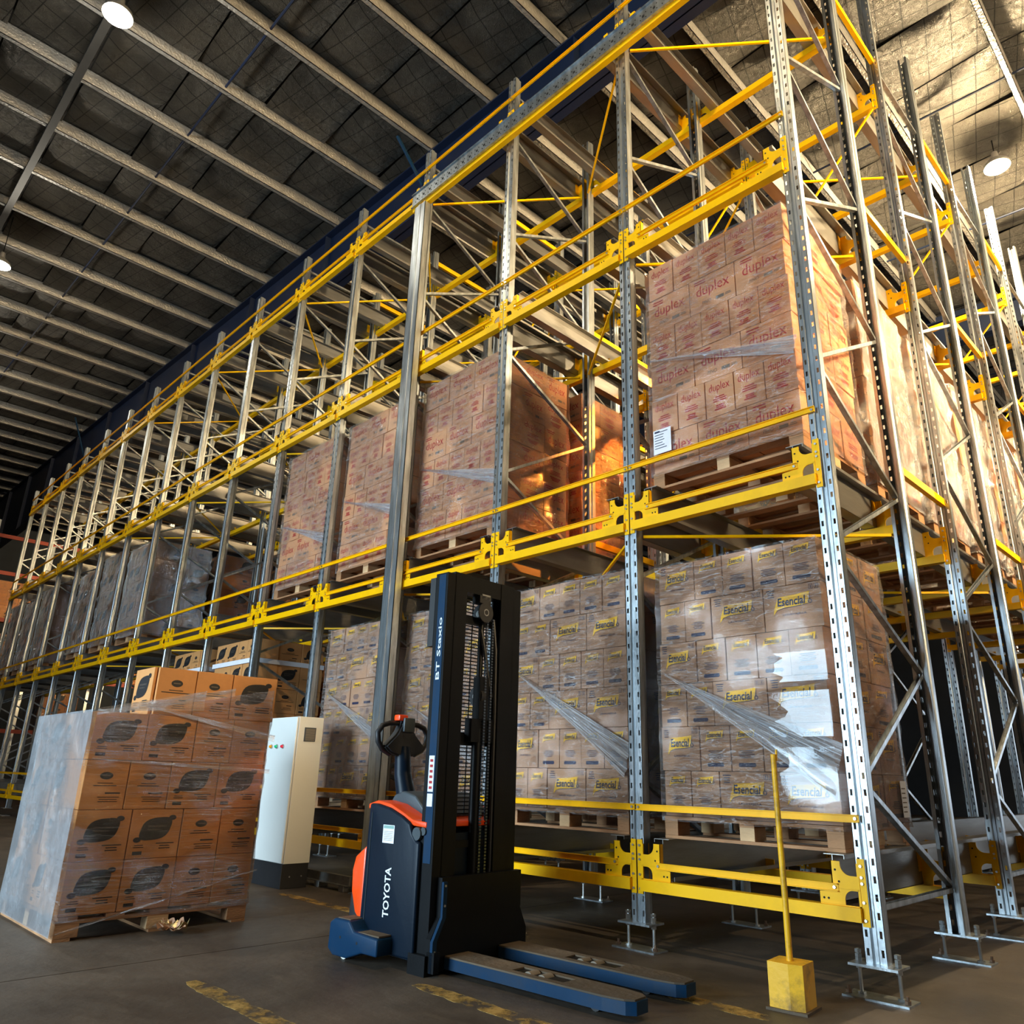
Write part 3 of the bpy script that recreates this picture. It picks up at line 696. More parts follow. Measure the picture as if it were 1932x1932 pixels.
def shell(w, d, h, bulge=.010, seed=0, off=.012, nz=26, nh=22, top=True, ztop=None):
    """film round the four sides (and folded over the top edge): origin at the front left bottom"""
    mb = MB(); peri = []
    for (xa, ya, xb, yb) in ((-off, -off, w+off, -off), (w+off, -off, w+off, d+off), (w+off, d+off, -off, d+off), (-off, d+off, -off, -off)):
        for i in range(nh): peri.append((xa+(xb-xa)*i/nh, ya+(yb-ya)*i/nh))
    np_ = len(peri)
    cx, cy = w/2, d/2
    for j in range(nz+1):
        z = -.03+(h+.036)*j/nz
        for (x, y) in peri:
            n_ = mnoise.noise(Vector((x*2.3+seed*9, y*2.3, z*9)))*bulge+mnoise.noise(Vector((x*9, y*9+seed, z*22)))*bulge*.35
            n_ = max(n_, -.006)
            dx, dy = (x-cx)/(w/2), (y-cy)/(d/2); l = max(abs(dx), abs(dy))
            ox = n_*(1 if dx > 0 else -1) if abs(dx) > .99 else 0; oy = n_*(1 if dy > 0 else -1) if abs(dy) > .99 else 0
            zz = z if ztop is None else (z if z < .2 else .2+(z-.2)*(ztop(x, y)-.2)/(h-.2))
            mb.v.append((x+ox, y+oy, zz))
    for j in range(nz):
        for i in range(np_):
            k = (i+1) % np_; mb.f.append([j*np_+i, j*np_+k, (j+1)*np_+k, (j+1)*np_+i]); mb.m.append(0)
    return mb
_shells = {}
def tail_mesh(w, h, seed=0, x0=.06, z0=.58, x1=None, z1=.30, wd=.16):
    """loose twisted film tail across the front, from a point at upper left fanning out to lower right"""
    mb = MB(); n, mm = 26, 8; x1 = w+.02 if x1 is None else x1
    for i in range(n+1):
        t = i/n
        for j in range(mm+1):
            s = j/mm-.5; wid = .012+wd*t**1.2
            x = x0+(x1-x0)*t+s*wid*.25; z = h*(z0+(z1-z0)*t)+s*wid
            y = -.028-.010*math.sin(s*14+t*6+seed)-.004*math.sin(j*2.1)
            mb.v.append((x, y, z))
    for i in range(n):
        for j in range(mm):
            a = i*(mm+1)+j; mb.f.append([a, a+mm+1, a+mm+2, a+1]); mb.m.append(0)
    me = mb.mesh('film_tail', FILMT, True); uvl = me.uv_layers.new(name='UVMap')
    for l in me.loops: uvl.data[l.index].uv = ((l.vertex_index//(mm+1))/n, (l.vertex_index % (mm+1))/mm)
    return me
def load(kind, loc, h, label, rows=6, w=1.2, d=1.0, flip=0, film_=FILM, tail=None, seed=0, group=None, full=True, wrap=True, band=False):
    """a wrapped stack of cartons; loc = front left bottom corner (x0, y0, z)"""
    t = thing('wrapped_carton_stack', label, 'stack', loc, 0, group)
    rh = h/rows; rnd = random.Random(seed+hash(kind) % 1 + 5)
    for r in range(rows):
        pat = ROWS[kind][(rows-1-r+flip) % 2]; tot = sum(p[1] for p in pat); x = 0; sh = rnd.uniform(-.012, .012)
        fd = .32*d
        for (tp, pw) in pat:
            pw = pw*w/tot
            if full or True:
                o = obj('carton', carton(kind, tp == 'b', pw, fd, rh), t, (x+pw/2+sh, rnd.uniform(0, .010), r*rh), rnd.uniform(-.008, .008))
            x += pw
        # rows behind, printed faces out to both sides
        dd = (d-fd)/2
        for q in range(2):
            y0 = fd+q*dd
            o = obj('carton', carton(kind, (q+r) % 2 == 0, dd, w/2, rh), t, (w+sh*.7-rnd.uniform(0, .012), y0+dd/2, r*rh), PI/2+rnd.uniform(-.01, .01))
            o = obj('carton', carton(kind, (q+r) % 2 == 1, dd, w/2, rh), t, (sh*.7+rnd.uniform(0, .012), y0+dd/2, r*rh), -PI/2+rnd.uniform(-.01, .01))
    if wrap:
        key = (round(w, 2), round(d, 2), round(h, 2), seed % 3, film_.name)
        if key not in _shells: _shells[key] = shell(w, d, h, .012 if film_ in (FILM, FILMN) else .035, seed % 3, .014 if film_ in (FILM, FILMN) else .02).mesh('stretch_film', film_, True)
        obj('stretch_film', _shells[key], t)
    if tail: obj('film_tail', tail_mesh(w, h, seed, **tail), t, label='white twisted film tail')
    if band:
        for z in (h*.83,):
            obj('white_strap', MB().box(-.02, w+.02, -.02, -.016, z, z+.06).box(w+.016, w+.02, -.02, d, z, z+.06).mesh('white_strap', PAPER), t)
    return t
def lane_x(k, w=1.2): return -PB*(k+.5)-w/2
ZP = (.658+.004, 3.104, 5.533)
def stack(kind, k, lv, h, label, y=.11, plabel=None, **kw):
    x0 = lane_x(k); z = ZP[lv]
    pallet((x0+.6, y+.5, z), plabel)
    return load(kind, (x0, y, z+.137), h, label, **kw)
GR = 'red-printed carton stacks on the second level'; GE = 'yellow-bannered carton stacks on the lowest level'
st = stack('soap', 0, 0, 1.70, 'wrapped stack of yellow-bannered cartons on the lowest level beside the corner post', plabel='pallet on the lowest level beside the corner post', tail=dict(x0=.06, z0=.54, z1=.17, wd=.30), flip=0, group=GE)
stack('soap', 1, 0, 1.74, 'wrapped stack of yellow-bannered cartons on the lowest level just right of the stacker mast', plabel='pallet on the lowest level just right of the stacker', tail=dict(x0=.08, z0=.60, z1=.20, wd=.22), flip=0, seed=2, group=GE)
stack('soap', 2, 0, 1.74, 'wrapped stack of yellow-bannered cartons seen through the stacker mast', plabel='pallet hidden behind the stacker body', tail=dict(x0=.05, z0=.50, z1=.18, wd=.15), flip=0, seed=4, group=GE)
stack('soap', 3, 0, 1.74, 'wrapped stack of yellow-bannered cartons between the white cabinet and the bare steel column', plabel='pallet right of the white cabinet on the lowest level', tail=dict(x0=.10, z0=.60, z1=.30, wd=.15), flip=0, seed=6, group=GE)
mb = MB(); mb.box(0, .002, 0, .10, 0, .22, 0)
for i in range(6): mb.box(.002, .0025, .01, .07+.003*(i % 4), .03+i*.028, .037+i*.028, 1)
obj('paper_sheet', mb.mesh('paper_sheet', [PAPER, INKG]), st, (1.222, .86, .03), label='small white sheet on the side of the stack')
FILMM = film('stretch_film_taut', .0, .0, (1, 1, 1), lo=.9, hi=.95, bs=.06, rough=.03, fs=.8, ridge=.0)  # smooth extra sheet, added to carry the bright door reflection
mb = MB(); nx_, nz_ = 10, 30; rt = random.Random(8); w_, h_ = 1.2, 1.70
for j in range(nz_+1):
    v = j/nz_; xl = .74+.10*mnoise.noise(Vector((3.1, v*9, 0)))+.05*mnoise.noise(Vector((7.7, v*40, 0)))
    for i in range(nx_+1):
        u = i/nx_; x = w_*xl+(w_+.012-w_*xl)*u; z = h_*(.06+.52*v)
        mb.v.append((x, -.030-.004*math.sin(v*19+.5)*u-.003*mnoise.noise(Vector((x*5, z*6, 2))), z))
for j in range(nz_):
    if 11 <= j <= 12 or 22 <= j <= 23: continue
    for i in range(nx_): a = j*(nx_+1)+i; mb.f.append([a, a+1, a+nx_+2, a+nx_+1]); mb.m.append(0)
obj('taut_film', mb.mesh('taut_film', FILMM, True), st, label='taut mirror-like film added to carry the door reflection near the corner post')
ds = stack('duplex', 0, 1, 1.84, 'wrapped stack of red-printed cartons with a white paper sheet, second level beside the corner post', plabel='pallet on the second level beside the corner post', tail=dict(x0=.02, z0=.52, z1=.34, wd=.12), flip=0, group=GR)
mb = MB(); mb.box(0, .16, -.0185, -.0175, 0, .20, 0)
for i in range(7): quad(mb, .012, random.uniform(.08, .145), .175-i*.022, .181-i*.022, -.0190, 1)
quad(mb, .012, .06, .178, .190, -.0192, 1)
obj('paper_sheet', mb.mesh('paper_sheet', [PAPER, INK]), ds, (.03, -.01, .14), label='white printed delivery sheet')
for i in range(1, 8):
    stack('duplex', 0, 1, 1.84, 'wrapped red-printed stack in the corner lane, second level, %s behind the front one' % ('next', 'second', 'third', 'fourth', 'fifth', 'sixth', 'seventh')[i-1],
          plabel='pallet in the corner lane, second level, %s behind the front one' % ('next', 'second', 'third', 'fourth', 'fifth', 'sixth', 'seventh')[i-1], y=.11+1.24*i, flip=i % 2, seed=i, group=GR, film_=FILMG)
for k, wh in ((2, 'left of the empty second-level bay'), (3, 'behind the bare steel column, second level'), (4, 'farthest left on the second level')):
    stack('duplex', k, 1, 1.84, 'wrapped red-printed cartons '+wh, plabel='pallet under the red-printed stack '+wh, tail=dict(x0=.03, z0=.46, z1=.25, wd=.13), flip=1, seed=k, group=GR)
    for q in (1,):
        stack('duplex', k, 1, 1.84, 'red-printed stack behind the one '+wh, plabel='pallet under the stack behind the one '+wh, y=.11+1.24*q, flip=1, seed=k+q, group=GR)
GD = 'dark-logo carton stacks on the lowest level'
for k, wh in ((5, 'nearer the white cabinet'), (6, 'farther from the white cabinet')):
    stack('dark', k, 0, 1.86, 'strapped stack of dark-logo cartons on the lowest level, '+wh, plabel='pallet under the strapped dark-logo stack '+wh, flip=1, seed=k, group=GD, wrap=False, band=True)
    stack('dark', k, 0, 1.70, 'stack of dark-logo cartons behind the strapped one '+wh, plabel='pallet behind the strapped dark-logo stack '+wh, y=1.35, flip=0, seed=k, group=GD, wrap=False)
GS = 'crumpled-film stacks far along the second level'
for n_, (k, dep, wh) in enumerate(((8, 3, 'nearest of the crumpled-film stacks'), (9, 1, 'second nearest of the crumpled-film stacks'), (10, 1, 'third nearest of the crumpled-film stacks'), (12, 1, 'just past the gap among the crumpled-film stacks'), (13, 1, 'last but one of the crumpled-film stacks'), (14, 1, 'farthest of the crumpled-film stacks'))):
    for q in range(dep):
        pre = ('', 'directly behind the ', 'deepest behind the ')[q]
        stack('dark', k, 1, 1.78 if n_ % 2 else 1.66, 'carton stack %s%s on the second level' % (pre, wh), rows=5, y=.11+1.24*q, plabel='pallet %s%s' % (pre, wh), film_=FILMS if q == 0 else FILM, seed=n_+q, group=GS)

# ------------------------------------------------------------------ near wrapped pallet on the floor
nt_ = load('dark', (-5.17, -2.71, .137), 1.245, 'big wrapped stack of dark-logo cartons on the floor in the left foreground', rows=4, w=1.27, d=1.27, wrap=False, flip=0, seed=31)
for ch in list(nt_.children): bpy.data.objects.remove(ch)
pallet((-4.535, -2.0975, 0), 'wooden pallet on the floor under the big foreground stack', w=1.28, d=1.232, group=None)
rnd = random.Random(3); rh = .311
RP = [[('b', .34), ('b', .34), ('s', .275), ('s', .275)], [('b', .34), ('b', .34), ('s', .275), ('s', .275)], [('s', .275), ('s', .275), ('b', .34), ('b', .34)], [('b', .34), ('b', .34), ('s', .275), ('s', .275)]]
for r in range(4):
    y = 0.
    for (tp, pw) in RP[r]:
        obj('carton', carton('dark', tp == 'b', pw, .42, rh), nt_, (1.27-rnd.uniform(0, .014), y+pw/2, r*rh), PI/2+rnd.uniform(-.012, .012)); y += pw
    for c in range(3):
        pw = .85/3
        obj('carton', carton('dark', (c+r) % 2 == 0, pw, .5, rh), nt_, (pw/2+c*pw, rnd.uniform(0, .01), r*rh), rnd.uniform(-.01, .01))
        obj('carton', carton('dark', False, pw, .71, rh), nt_, (pw/2+c*pw, 1.225, r*rh), PI)
y = .36
for (tp, pw) in (('s', .275), ('s', .275), ('b', .36)):
    obj('carton', carton('dark', tp == 'b', pw, .40, rh+.02), nt_, (1.25, y+pw/2, 4*rh), PI/2); y += pw
obj('carton', carton('dark', True, .36, .02, rh+.02), nt_, (1.05, .335, 4*rh))
def zt(x, y_):
    if x > 1.2: return 1.245+max(0, (y_-.15)/1.12)*.24
    return 1.245+(.24*max(0, (x-.6)/.6) if y_ > 1.2 else 0)
obj('stretch_film', shell(1.27, 1.225, 1.25, .012, 5, .014, 30, 26, ztop=zt).mesh('stretch_film', FILMN, True), nt_)
mb = MB(); nn = 14
for j in range(nn+1):
    for i in range(nn+1):
        u, v = i/nn, j/nn; mb.v.append((-.02+1.30*u, -.028-.006*mnoise.noise(Vector((u*5, v*5, 3))), -.11+1.36*v))
for j in range(nn):
    for i in range(nn): a = j*(nn+1)+i; mb.f.append([a, a+1, a+nn+2, a+nn+1]); mb.m.append(0)
obj('cloudy_film', mb.mesh('cloudy_film', FILMW, True), nt_, label='cloudy bluish layered film on the left face')
mb = MB()
def ribbon(p0, p1, w0, w1, n=14, yo=0.):
    b = len(mb.v)
    for i in range(n+1):
        t = i/n; wd = w0+(w1-w0)*t
        for s in (-.5, 0, .5): mb.v.append((1.290+.006*math.sin(i*1.7+s*4)+yo, p0[0]+(p1[0]-p0[0])*t, p0[1]+(p1[1]-p0[1])*t+s*wd))
    for i in range(n):
        for j in range(2): a = b+i*3+j; mb.f.append([a, a+3, a+4, a+1]); mb.m.append(0)
for ar in (((.0, 1.23), (.92, 1.44), .03, .06, 14, 0), ((.30, 1.30), (1.28, 1.12), .02, .05, 14, .004), ((.0, -.09), (1.27, .20), .012, .012, 14, 0), ((.02, .94), (1.27, .88), .01, .03, 14, 0), ((.0, 1.25), (.7, 1.36), .02, .14, 14, .008)):
    mb = MB(); ribbon(*ar)
    me = mb.mesh('film_ribbon', FILMT, True); uvl = me.uv_layers.new(name='UVMap')
    for l in me.loops: uvl.data[l.index].uv = ((l.vertex_index//3)/14, (l.vertex_index % 3)/2)
    obj('film_ribbon', me, nt_, label='bundled film strand across the cartons')
# torn scrap of film and paper on the floor by that pallet
mb = MB(); rs = random.Random(4)
for q in range(5):
    b = len(mb.v); a0 = rs.uniform(0, 6)
    for j in range(6):
        for i in range(6):
            u, v = i/5-.5, j/5-.5
            x = u*.13*math.cos(a0)-v*.09*math.sin(a0); y_ = u*.13*math.sin(a0)+v*.09*math.cos(a0)
            z = .012+.05*abs(mnoise.noise(Vector((u*3+q, v*3, q*2))))*2+.03*abs(u)
            mb.v.append((x+rs.uniform(-.004, .004)+(q-2)*.022, y_+(q % 2)*.03, z))
    for j in range(5):
        for i in range(5): a = b+j*6+i; mb.f.append([a, a+1, a+7, a+6]); mb.m.append(q % 2)
me = mb.mesh('torn_scrap', [CARDP, simple('scrap_tape', (.5, .36, .16), .25, .2)], True)
thing('torn_scrap', 'crumpled torn scrap of cardboard and tape on the floor by the foreground pallet', 'scrap', (-3.76, -2.06, 0), .6, me=me)

# ------------------------------------------------------------------ white control cabinet
cab = thing('control_cabinet', 'tall white electrical control cabinet on a black plinth', 'cabinet', (-5.41, -.42, 0))
obj('plinth', MB().cbox(-.275, .275, -.135, .135, 0, .21, .003).cyl((.281, -.05, .10), (.276, -.05, .10), .008, 6, 1).cyl((.281, .07, .10), (.276, .07, .10), .008, 6, 1).mesh('plinth', [BLACKP, BOLT]), cab)
obj('body', MB().cbox(-.28, .28, -.125, .14, .21, 1.53, .004).mesh('body', CAB), cab)
dr = obj('door', MB().cbox(-.278, .276, -.147, -.128, .215, 1.525, .006).mesh('door', CAB), cab)
for x, mt in ((-.17, LEDO), (-.06, LEDG), (.06, LEDR)):
    mb = MB().cyl((x, -.147, 1.25), (x, -.157, 1.25), .021, 14, 1).cyl((x, -.157, 1.25), (x, -.175, 1.25), .016, 14, 0, .012)
    obj('pilot_lamp', mb.mesh('pilot_lamp', [mt, BOLT], True), dr, label={LEDO.name: 'amber pilot lamp', LEDG.name: 'green pilot lamp', LEDR.name: 'red pilot lamp'}[mt.name])
mb = MB().box(.280, .290, -.06, .06, 1.30, 1.43, 0)
for i in range(9): mb.box(.290, .293, -.05, .05, 1.31+i*.0125, 1.316+i*.0125, 1)
obj('vent_grille', mb.mesh('vent_grille', [GREYP, simple('grille_tan', (.25, .21, .16), .6)]), cab)
t_ = thing('floor_guide_rail', 'low grey steel guide rail on the floor behind the cabinet', 'rail', (-5.1, -.15, 0))
obj('rail_beam', MB().box(-.50, .50, -.02, .02, .05, .13).box(-.50, .50, -.05, -.02, .05, .056).mesh('rail_beam', GALVR), t_)
for x in (-.42, 0, .42): obj('foot_block', MB().cbox(x-.04, x+.04, -.05, .05, 0, .05, .004).mesh('foot_block', GALVR), t_)
#
# ------------------------------------------------------------------ yellow bollard with pole
bo = thing('yellow_marker_post', 'yellow block with an upright yellow pole, in front of the corner post', 'bollard', (-.215, -.50, 0), .12)
YB = simple('chipped_yellow_paint', (.88, .46, .008), .5, 0, .08, 5, .1, 30, dirt=(.10, .05, .02), dirtamt=.8, dscale=4)
mb = MB(); mb.prism([(-.085, -.075), (.02, -.085), (.085, -.07), (.088, .075), (-.082, .08)], .012, .205, 'z'); obj('block', mb.mesh('block', YB), bo)
mb = MB(); mb.prism([(-.10, -.09), (.10, -.095), (.105, .09), (-.10, .095)], 0, .012, 'z'); obj('foot_plate', mb.mesh('foot_plate', DUST), bo)
mb = MB(); mb.tube([(0, 0, .20), (.0, 0, .5), (-.004, .002, .85), (-.004, .0, 1.165)], [.0155, .015, .0145, .014], 12); mb.tube([(.008, .008, 1.13), (.010, .010, 1.19)], .006, 6)
obj('pole', mb.mesh('pole', YB, True), bo)

# ------------------------------------------------------------------ electric pallet stacker
sk = thing('pallet_stacker', 'black and navy electric walk-behind pallet stacker with orange trim, forks on the floor', 'stacker', (-1.80, -1.12, 0), math.radians(3))
def fork():
    mb = MB(); pts = [(0, -.09), (1.06, -.09), (1.18, -.075), (1.22, -.045), (1.22, .045), (1.18, .075), (1.06, .09), (0, .09)]
    mb.prism(pts, .028, .082, 'z', 0); 
    top = [(.0, -.088), (1.02, -.088), (1.12, -.072), (1.16, -.043), (1.16, .043), (1.12, .072), (1.02, .088), (.0, .088)]
    # dusty top plate built round the roller opening
    def tq(x0, x1, y0, y1): mb.box(x0, x1, y0, y1, .082, .090, 1)
    tq(0, .46, -.088, .088); tq(.46, .80, -.088, -.045); tq(.46, .80, .045, .088)
    mb.prism([(.80, -.088), (1.06, -.088), (1.17, -.072), (1.21, -.043), (1.21, .043), (1.17, .072), (1.06, .088), (.80, .088)], .082, .090, 'z', 1)
    mb.box(.46, .80, -.045, .045, .082, .0825, 2)
    return mb.mesh('fork', [NAVY, DUST, BLACK])
FK = fork(); RL = MB().cyl((0, -.034, 0), (0, .034, 0), .034, 16).mesh('load_roller', simple('roller_polyurethane', (.22, .17, .12), .6), True)
for y in (-.155, .27):
    f = obj('fork', FK, sk, (.0, y, 0))
    for x in (.56, .65): obj('load_roller', RL, f, (x, 0, .062))
    obj('fork_wheel', MB().cyl((.98, -.035, .034), (.98, .035, .034), .034, 14).mesh('fork_wheel', BLACKP, True), f)
# carriage plate with slanted side
mb = MB(); mb.prism([(-.35, 0.02), (.42, .02), (.42, .16), (.36, .28), (-.29, .28), (-.35, .18)], -.04, -.005, 'x'); mb.box(-.045, .0, -.29, .36, .28, .48)
mb.box(-.03, .03, -.35, -.31, .02, .12); mb.prism([(-.29, .28), (-.35, .17), (-.35, .02), (-.32, .02), (-.32, .17), (-.262, .28), (-.262, .46), (-.29, .46)], -.005, .015, 'x', 1)
for z in (.34, .44, .12): mb.cyl((.018, -.276 if z > .2 else -.335, z), (.013, -.276 if z > .2 else -.335, z), .007, 6, 2)
obj('fork_carriage', mb.mesh('fork_carriage', [BLACK, NAVY, BOLT]), sk)
# mast
def channel(mb, y, s, x0, x1, z0, z1, w, mi=0):
    """C channel opening inward (toward -s)"""
    mb.box(x0, x1, min(y, y+s*.012), max(y, y+s*.012), z0, z1, mi)
    for xa in (x0, x1-.012): mb.box(xa, xa+.012, min(y, y-s*w), max(y, y-s*w), z0, z1, mi)
mb = MB(); channel(mb, -.325, -1, -.15, -.04, .04, 2.235, .06); channel(mb, .325, 1, -.15, -.04, .04, 2.235, .06); mb.box(-.15, -.13, -.33, .33, 2.15, 2.22); mb.box(-.15, -.12, -.30, .30, 1.20, 1.27); mb.box(-.15, -.05, -.33, .33, .04, .12)
mo = obj('outer_mast', mb.mesh('outer_mast', BLACK), sk)
mb = MB(); channel(mb, -.262, -1, -.13, -.040, .10, 2.25, .095); channel(mb, .262, 1, -.13, -.040, .10, 2.25, .115)
mb.box(-.13, -.045, -.27, .27, 2.14, 2.25); mb.box(-.12, -.09, -.27, .27, 1.95, 2.00); mb.box(-.12, -.09, -.27, .27, .62, .66)
obj('inner_mast', mb.mesh('inner_mast', BLACK), sk)
mb = MB(); mb.box(-.118, -.056, -.3395, -.337, .55, 2.225, 0)
put_text(mb, 'BT Staxio', -.087, 1.76, .38, .032, -.3402, 1, .01, face='rot')
obj('mast_stripe', mb.mesh('mast_stripe', [NAVY, WHITE]), mo, label='navy stripe with white lettering')
mb = MB(); mb.box(-.112, -.066, -.341, -.3398, .93, 1.13, 0); mb.box(-.112, -.066, -.341, -.3398, .85, .92, 0)
for i in range(6): mb.box(-.102, -.076, -.3418, -.341, .945+i*.03, .960+i*.03, 1)
obj('warning_sticker', mb.mesh('warning_sticker', [PAPER, RED]), mo, label='white and red warning stickers')
obj('hose_guard', MB().box(-.205, -.155, -.335, -.28, 1.78, 2.215).mesh('hose_guard', BLACKP), mo)
mb = MB(); mb.cyl((-.09, .02, .12), (-.09, .02, 1.30), .032, 14); mb.cyl((-.09, .02, 1.30), (-.09, .02, 2.0), .019, 12)
mb.box(-.12, -.06, -.06, .12, 1.22, 1.36); mb.box(-.11, -.05, -.01, .07, 1.36, 1.62)
obj('lift_cylinder', mb.mesh('lift_cylinder', [BLACK, BOLT], True), sk)
mb = MB()
for z, yy in ((2.03, .02), (1.50, .02)):
    mb.cyl((-.10, yy-.018, z), (-.10, yy+.018, z), .060, 20); mb.cyl((-.10, yy-.024, z), (-.10, yy+.024, z), .022, 12, 1)
mb.cyl((-.036, .0, 2.03), (-.030, .0, 2.03), .065, 20); mb.cyl((-.030, 0, 2.03), (-.027, 0, 2.03), .023, 16, 1); mb.cyl((-.027, 0, 2.03), (-.026, 0, 2.03), .016, 16)
mb.box(-.11, -.04, -.05, .05, 2.09, 2.14); mb.box(-.05, -.04, -.03, .045, 2.12, 2.15, 1)
obj('chain_pulley', mb.mesh('chain_pulley', [BLACKP, BOLT], True), sk)
mb = MB()
for yy in (.035, .085):
    z = .35
    while z < 2.0: mb.box(-.055, -.045, yy-.008, yy+.008, z, z+.012); z += .018
obj('lift_chain', mb.mesh('lift_chain', simple('oily_chain', (.12, .15, .19), .3, .9)), sk)
mb = MB(); mb.tube([(-.06, .10, 2.0), (-.05, .12, 1.8), (-.06, .14, 1.4), (-.06, .14, .5), (-.07, .12, .3)], .011, 8); mb.tube([(-.06, -.01, 1.92), (-.05, .02, 1.78), (-.06, .06, 1.66), (-.06, .10, 1.5)], .012, 8)
obj('hydraulic_hose', mb.mesh('hydraulic_hose', BLACKP, True), sk)
# wire guard behind the mast
mb = MB()
for i in range(60): mb.box(-.158, -.154, -.27, .27, .80+i*.0225, .8065+i*.0225)
for yy in (-.27, -.13, 0, .13, .265): mb.box(-.162, -.157, yy, yy+.006, .80, 2.14)
obj('wire_guard', mb.mesh('wire_guard', BLACK), sk)
# body
body = obj('chassis', MB().prism([(-.64, .05), (-.10, .05), (-.10, .70), (-.22, .72), (-.30, .76), (-.45, .81), (-.58, .83), (-.64, .80)], -.33, .40, 'y').mesh('chassis', NAVYD), sk)
def rounded(mb, pts, y0, y1, mi=0, c=.012):
    bm = bmesh.new(); n = len(pts)
    a = [bm.verts.new((p[0], y0, p[1])) for p in pts]; b = [bm.verts.new((p[0], y1, p[1])) for p in pts]
    bm.faces.new(a); bm.faces.new(b[::-1])
    for i in range(n): bm.faces.new([a[i], b[i], b[(i+1) % n], a[(i+1) % n]])
    bmesh.ops.recalc_face_normals(bm, faces=bm.faces[:])
    bmesh.ops.bevel(bm, geom=[e for e in bm.edges], offset=c, segments=3, affect='EDGES', profile=.5); mb.bm(bm, mi)
mb = MB(); rounded(mb, [(-.63, .06), (-.13, .06), (-.13, .655), (-.165, .665), (-.20, .70), (-.225, .755), (-.30, .79), (-.42, .83), (-.54, .85), (-.61, .85)], -.365, -.325, 0, .014)
sp = obj('side_cover', mb.mesh('side_cover', NAVYD, True), sk)
mb = MB(); put_text(mb, 'TOYOTA', -.385, .375, .265, .055, -.3662, 0, .02, face='rot'); obj('lettering', mb.mesh('lettering', WHITE), sp, label='white upright lettering')
mb = MB(); mb.box(-.46, -.355, -.3668, -.3655, .635, .735)
mb.box(-.455, -.36, -.3674, -.3668, .715, .732, 1)
for i in range(6): mb.box(-.45, -.37+(i % 3)*.004, -.3674, -.3668, .65+i*.0095, .652+i*.0095, 2)
obj('rating_label', mb.mesh('rating_label', [PAPER, simple('label_green', (.25, .42, .38), .6), INKG]), sp, label='small white rating label')
mb = MB(); mb.cyl((-.575, -.367, .80), (-.58, -.367, .1), .003, 5); obj('cover_seam', mb.mesh('cover_seam', GREYP), sp)
# orange trim over the hood
mb = MB(); pts = [(-.645, .845), (-.56, .868), (-.43, .850), (-.31, .808), (-.22, .772), (-.10, .765), (-.10, .735), (-.21, .740), (-.30, .775), (-.43, .818), (-.56, .838), (-.645, .815)]
rounded(mb, pts, -.345, .40, 0, .006); obj('hood_trim', mb.mesh('hood_trim', ORANGE, True), sk, label='bright orange hood trim')
mb = MB(); rounded(mb, [(-.60, .85), (-.56, .90), (-.47, .925), (-.36, .90), (-.24, .80), (-.24, .78), (-.45, .80), (-.58, .84)], -.22, .30, 0, .012); obj('hood', mb.mesh('hood', GREYP, True), sk)
# rear orange bow cover
mb = MB(); rounded(mb, [(-.635, .17), (-.71, .23), (-.755, .34), (-.765, .46), (-.74, .54), (-.635, .61)], -.345, .38, 0, .016); obj('rear_cover', mb.mesh('rear_cover', ORANGE, True), sk, label='orange rounded rear cover')
mb = MB(); rounded(mb, [(-.64, .08), (-.77, .08), (-.775, .24), (-.765, .34), (-.64, .34)], -.335, .37, 0, .01); obj('rear_bumper', mb.mesh('rear_bumper', BLACKP, True), sk)
# stabiliser feet with castors
def stab(sgn):
    mb = MB(); pts = [(x+.21, z-.012) for x, z in [(-.98, .06), (-.93, .03), (-.80, .03), (-.66, .075), (-.52, .075), (-.52, .165), (-.74, .175), (-.79, .225), (-.93, .225), (-.975, .20)]]
    y0, y1 = (-.47, -.33) if sgn < 0 else (.40, .53)
    rounded(mb, pts, y0, y1, 0, .012)
    for x, z in ((-.65, .12), (-.49, .11)): mb.cyl((x, y0-.001, z), (x, y0+.004, z), .008, 8, 1)
    mb.box(-.71, -.59, y0+.02, y1-.01, .2125, .216, 2); mb.box(-.51, -.32, y0+.02, y1-.01, .156, .164, 2)
    return mb.mesh('stabiliser_foot', [NAVY, HOLE, DUST], True)
for sgn in (-1, 1):
    o = obj('stabiliser_foot', stab(sgn), sk)
    yc = -.40 if sgn < 0 else .465
    obj('castor_wheel', MB().cyl((-.66, yc-.03, .040), (-.66, yc+.03, .040), .040, 18).mesh('castor_wheel', simple('white_wheel', (.7, .68, .62), .5), True), o)
mb = MB(); mb.box(-.16, -.02, -.37, -.31, .0, .10); obj('mast_foot', mb.mesh('mast_foot', BLACK), sk)
# winder knob at hood corner
mb = MB(); mb.cyl((-.165, -.36, .70), (-.165, -.30, .70), .036, 14); mb.cyl((-.12, -.35, .715), (-.12, -.31, .715), .022, 10); obj('hinge_roller', mb.mesh('hinge_roller', GREYP, True), sk)
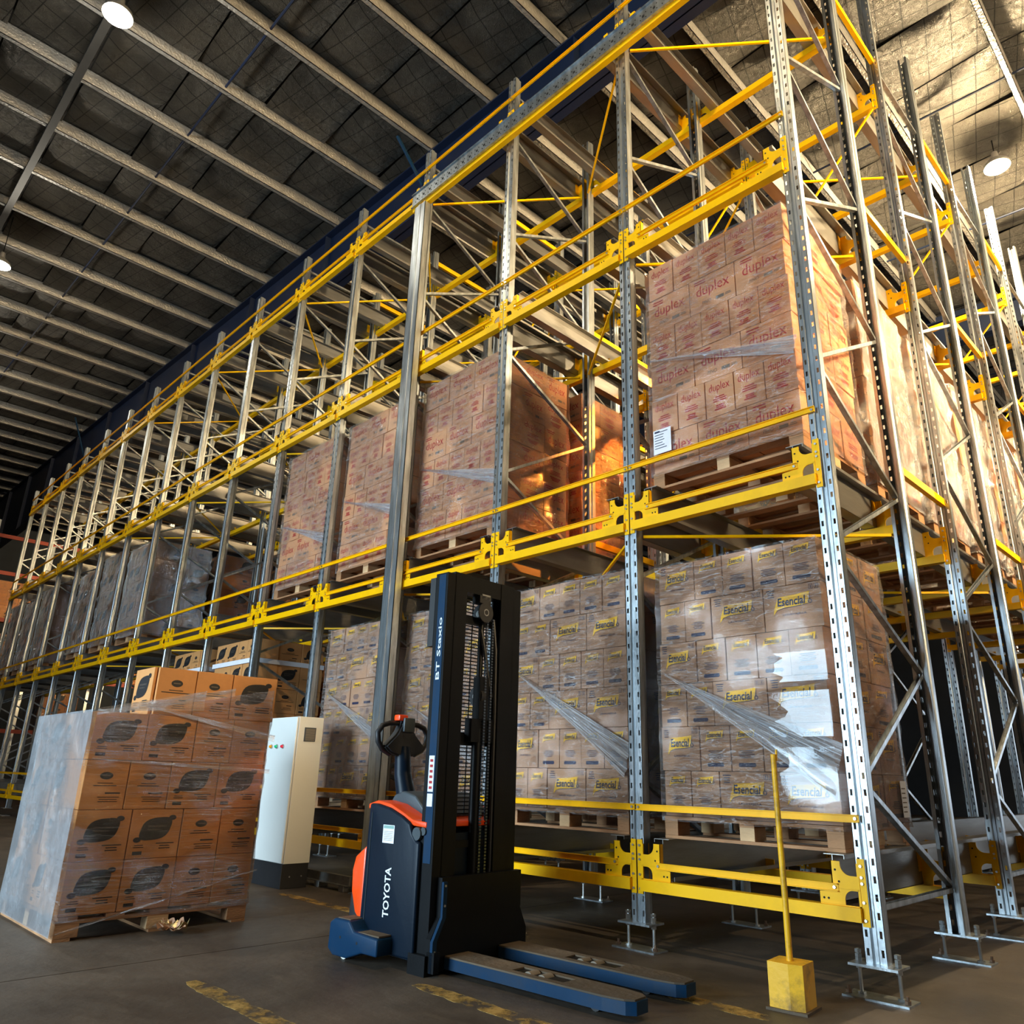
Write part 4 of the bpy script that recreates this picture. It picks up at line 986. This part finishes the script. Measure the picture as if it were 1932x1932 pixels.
# tiller arm and head
mb = MB(); mb.tube([(-.60, -.09, .88), (-.64, -.10, 1.02), (-.66, -.10, 1.19)], [.062, .055, .050], 12); ta = obj('tiller_arm', mb.mesh('tiller_arm', NAVYD, True), sk)
def P(t): return (-.665, -.10+t[0], 1.275+t[1])
mb = MB()
mb.tube([P((-.05, .065)), P((-.12, .062)), P((-.175, .045)), P((-.208, .0)), P((-.200, -.055)), P((-.165, -.10)), P((-.10, -.125))], [.016, .017, .018, .018, .018, .019, .022], 10)
mb.tube([P((.05, .065)), P((.12, .062)), P((.175, .045)), P((.208, .0)), P((.200, -.055)), P((.165, -.10)), P((.10, -.125))], [.016, .017, .018, .018, .018, .019, .022], 10)
obj('handle_loop', mb.mesh('handle_loop', BLACKP, True), ta)
mb = MB(); pts2 = [(-.17, -.085), (-.125, -.045), (-.075, .0), (-.045, .06), (-.04, .10), (.04, .10), (.045, .06), (.075, .0), (.125, -.045), (.17, -.085), (.12, -.125), (.05, -.145), (-.05, -.145), (-.12, -.125)]
bm = bmesh.new(); a = [bm.verts.new((-.690, -.10+p[0], 1.275+p[1])) for p in pts2]; b = [bm.verts.new((-.625, -.10+p[0], 1.275+p[1])) for p in pts2]
bm.faces.new(a); bm.faces.new(b[::-1])
for i in range(len(pts2)): bm.faces.new([a[i], b[i], b[(i+1) % len(pts2)], a[(i+1) % len(pts2)]])
bmesh.ops.recalc_face_normals(bm, faces=bm.faces[:]); bmesh.ops.bevel(bm, geom=bm.edges[:], offset=.012, segments=2, affect='EDGES'); mb.bm(bm, 0)
obj('tiller_head', mb.mesh('tiller_head', simple('dark_grey_plastic', (.028, .032, .038), .5), True), ta)
mb = MB(); mb.cbox(-.62, -.60, -.145, -.055, 1.285, 1.375, .008); obj('control_pad', mb.mesh('control_pad', GREYP, True), ta)
mb = MB(); mb.cbox(-.68, -.62, -.175, -.10, 1.355, 1.395, .012); obj('belly_switch', mb.mesh('belly_switch', ORANGE, True), ta, label='red safety switch')

# ------------------------------------------------------------------ second rack far to the left, beyond the aisle
r2 = thing('pallet_rack', 'dark rack with red beams far beyond the left end of the yellow rack', 'rack', (-27.2, 0, 0))
mb_u = MB().box(-.05, .05, 0, .09, 0, 8.6).mesh('upright', GALV)
for j in range(7):
    for dx in (.06, -1.42): obj('upright', mb_u, r2, (dx, -4+j*2.0, 0))
for z in (.35, 2.0, 3.7, 5.4, 6.9, 8.1):
    for j in range(6): obj('beam', MB().box(-.03, .03, 0, 1.9, -.06, .06).mesh('beam', RUSTRED), r2, (.02, -3.91+j*2.0, z))
LVN = {.42: 'lowest', 2.07: 'second', 3.77: 'third', 5.47: 'fourth'}
for j, z in ((0, .42), (1, .42), (2, .42), (1, 2.07), (3, 2.07), (2, 3.77), (3, 3.77), (4, 3.77), (1, 3.77), (2, 5.47), (3, 5.47)):
    load('dark', (-28.4, -3.55+j*2.0, z+.01), 1.2, 'dim carton stack on the far red-beamed rack, %s level, %s bay from the left' % (LVN[z], ('first', 'second', 'third', 'fourth', 'fifth')[j]), rows=3, w=1.1, seed=j, group='stacks on the far red-beamed rack')
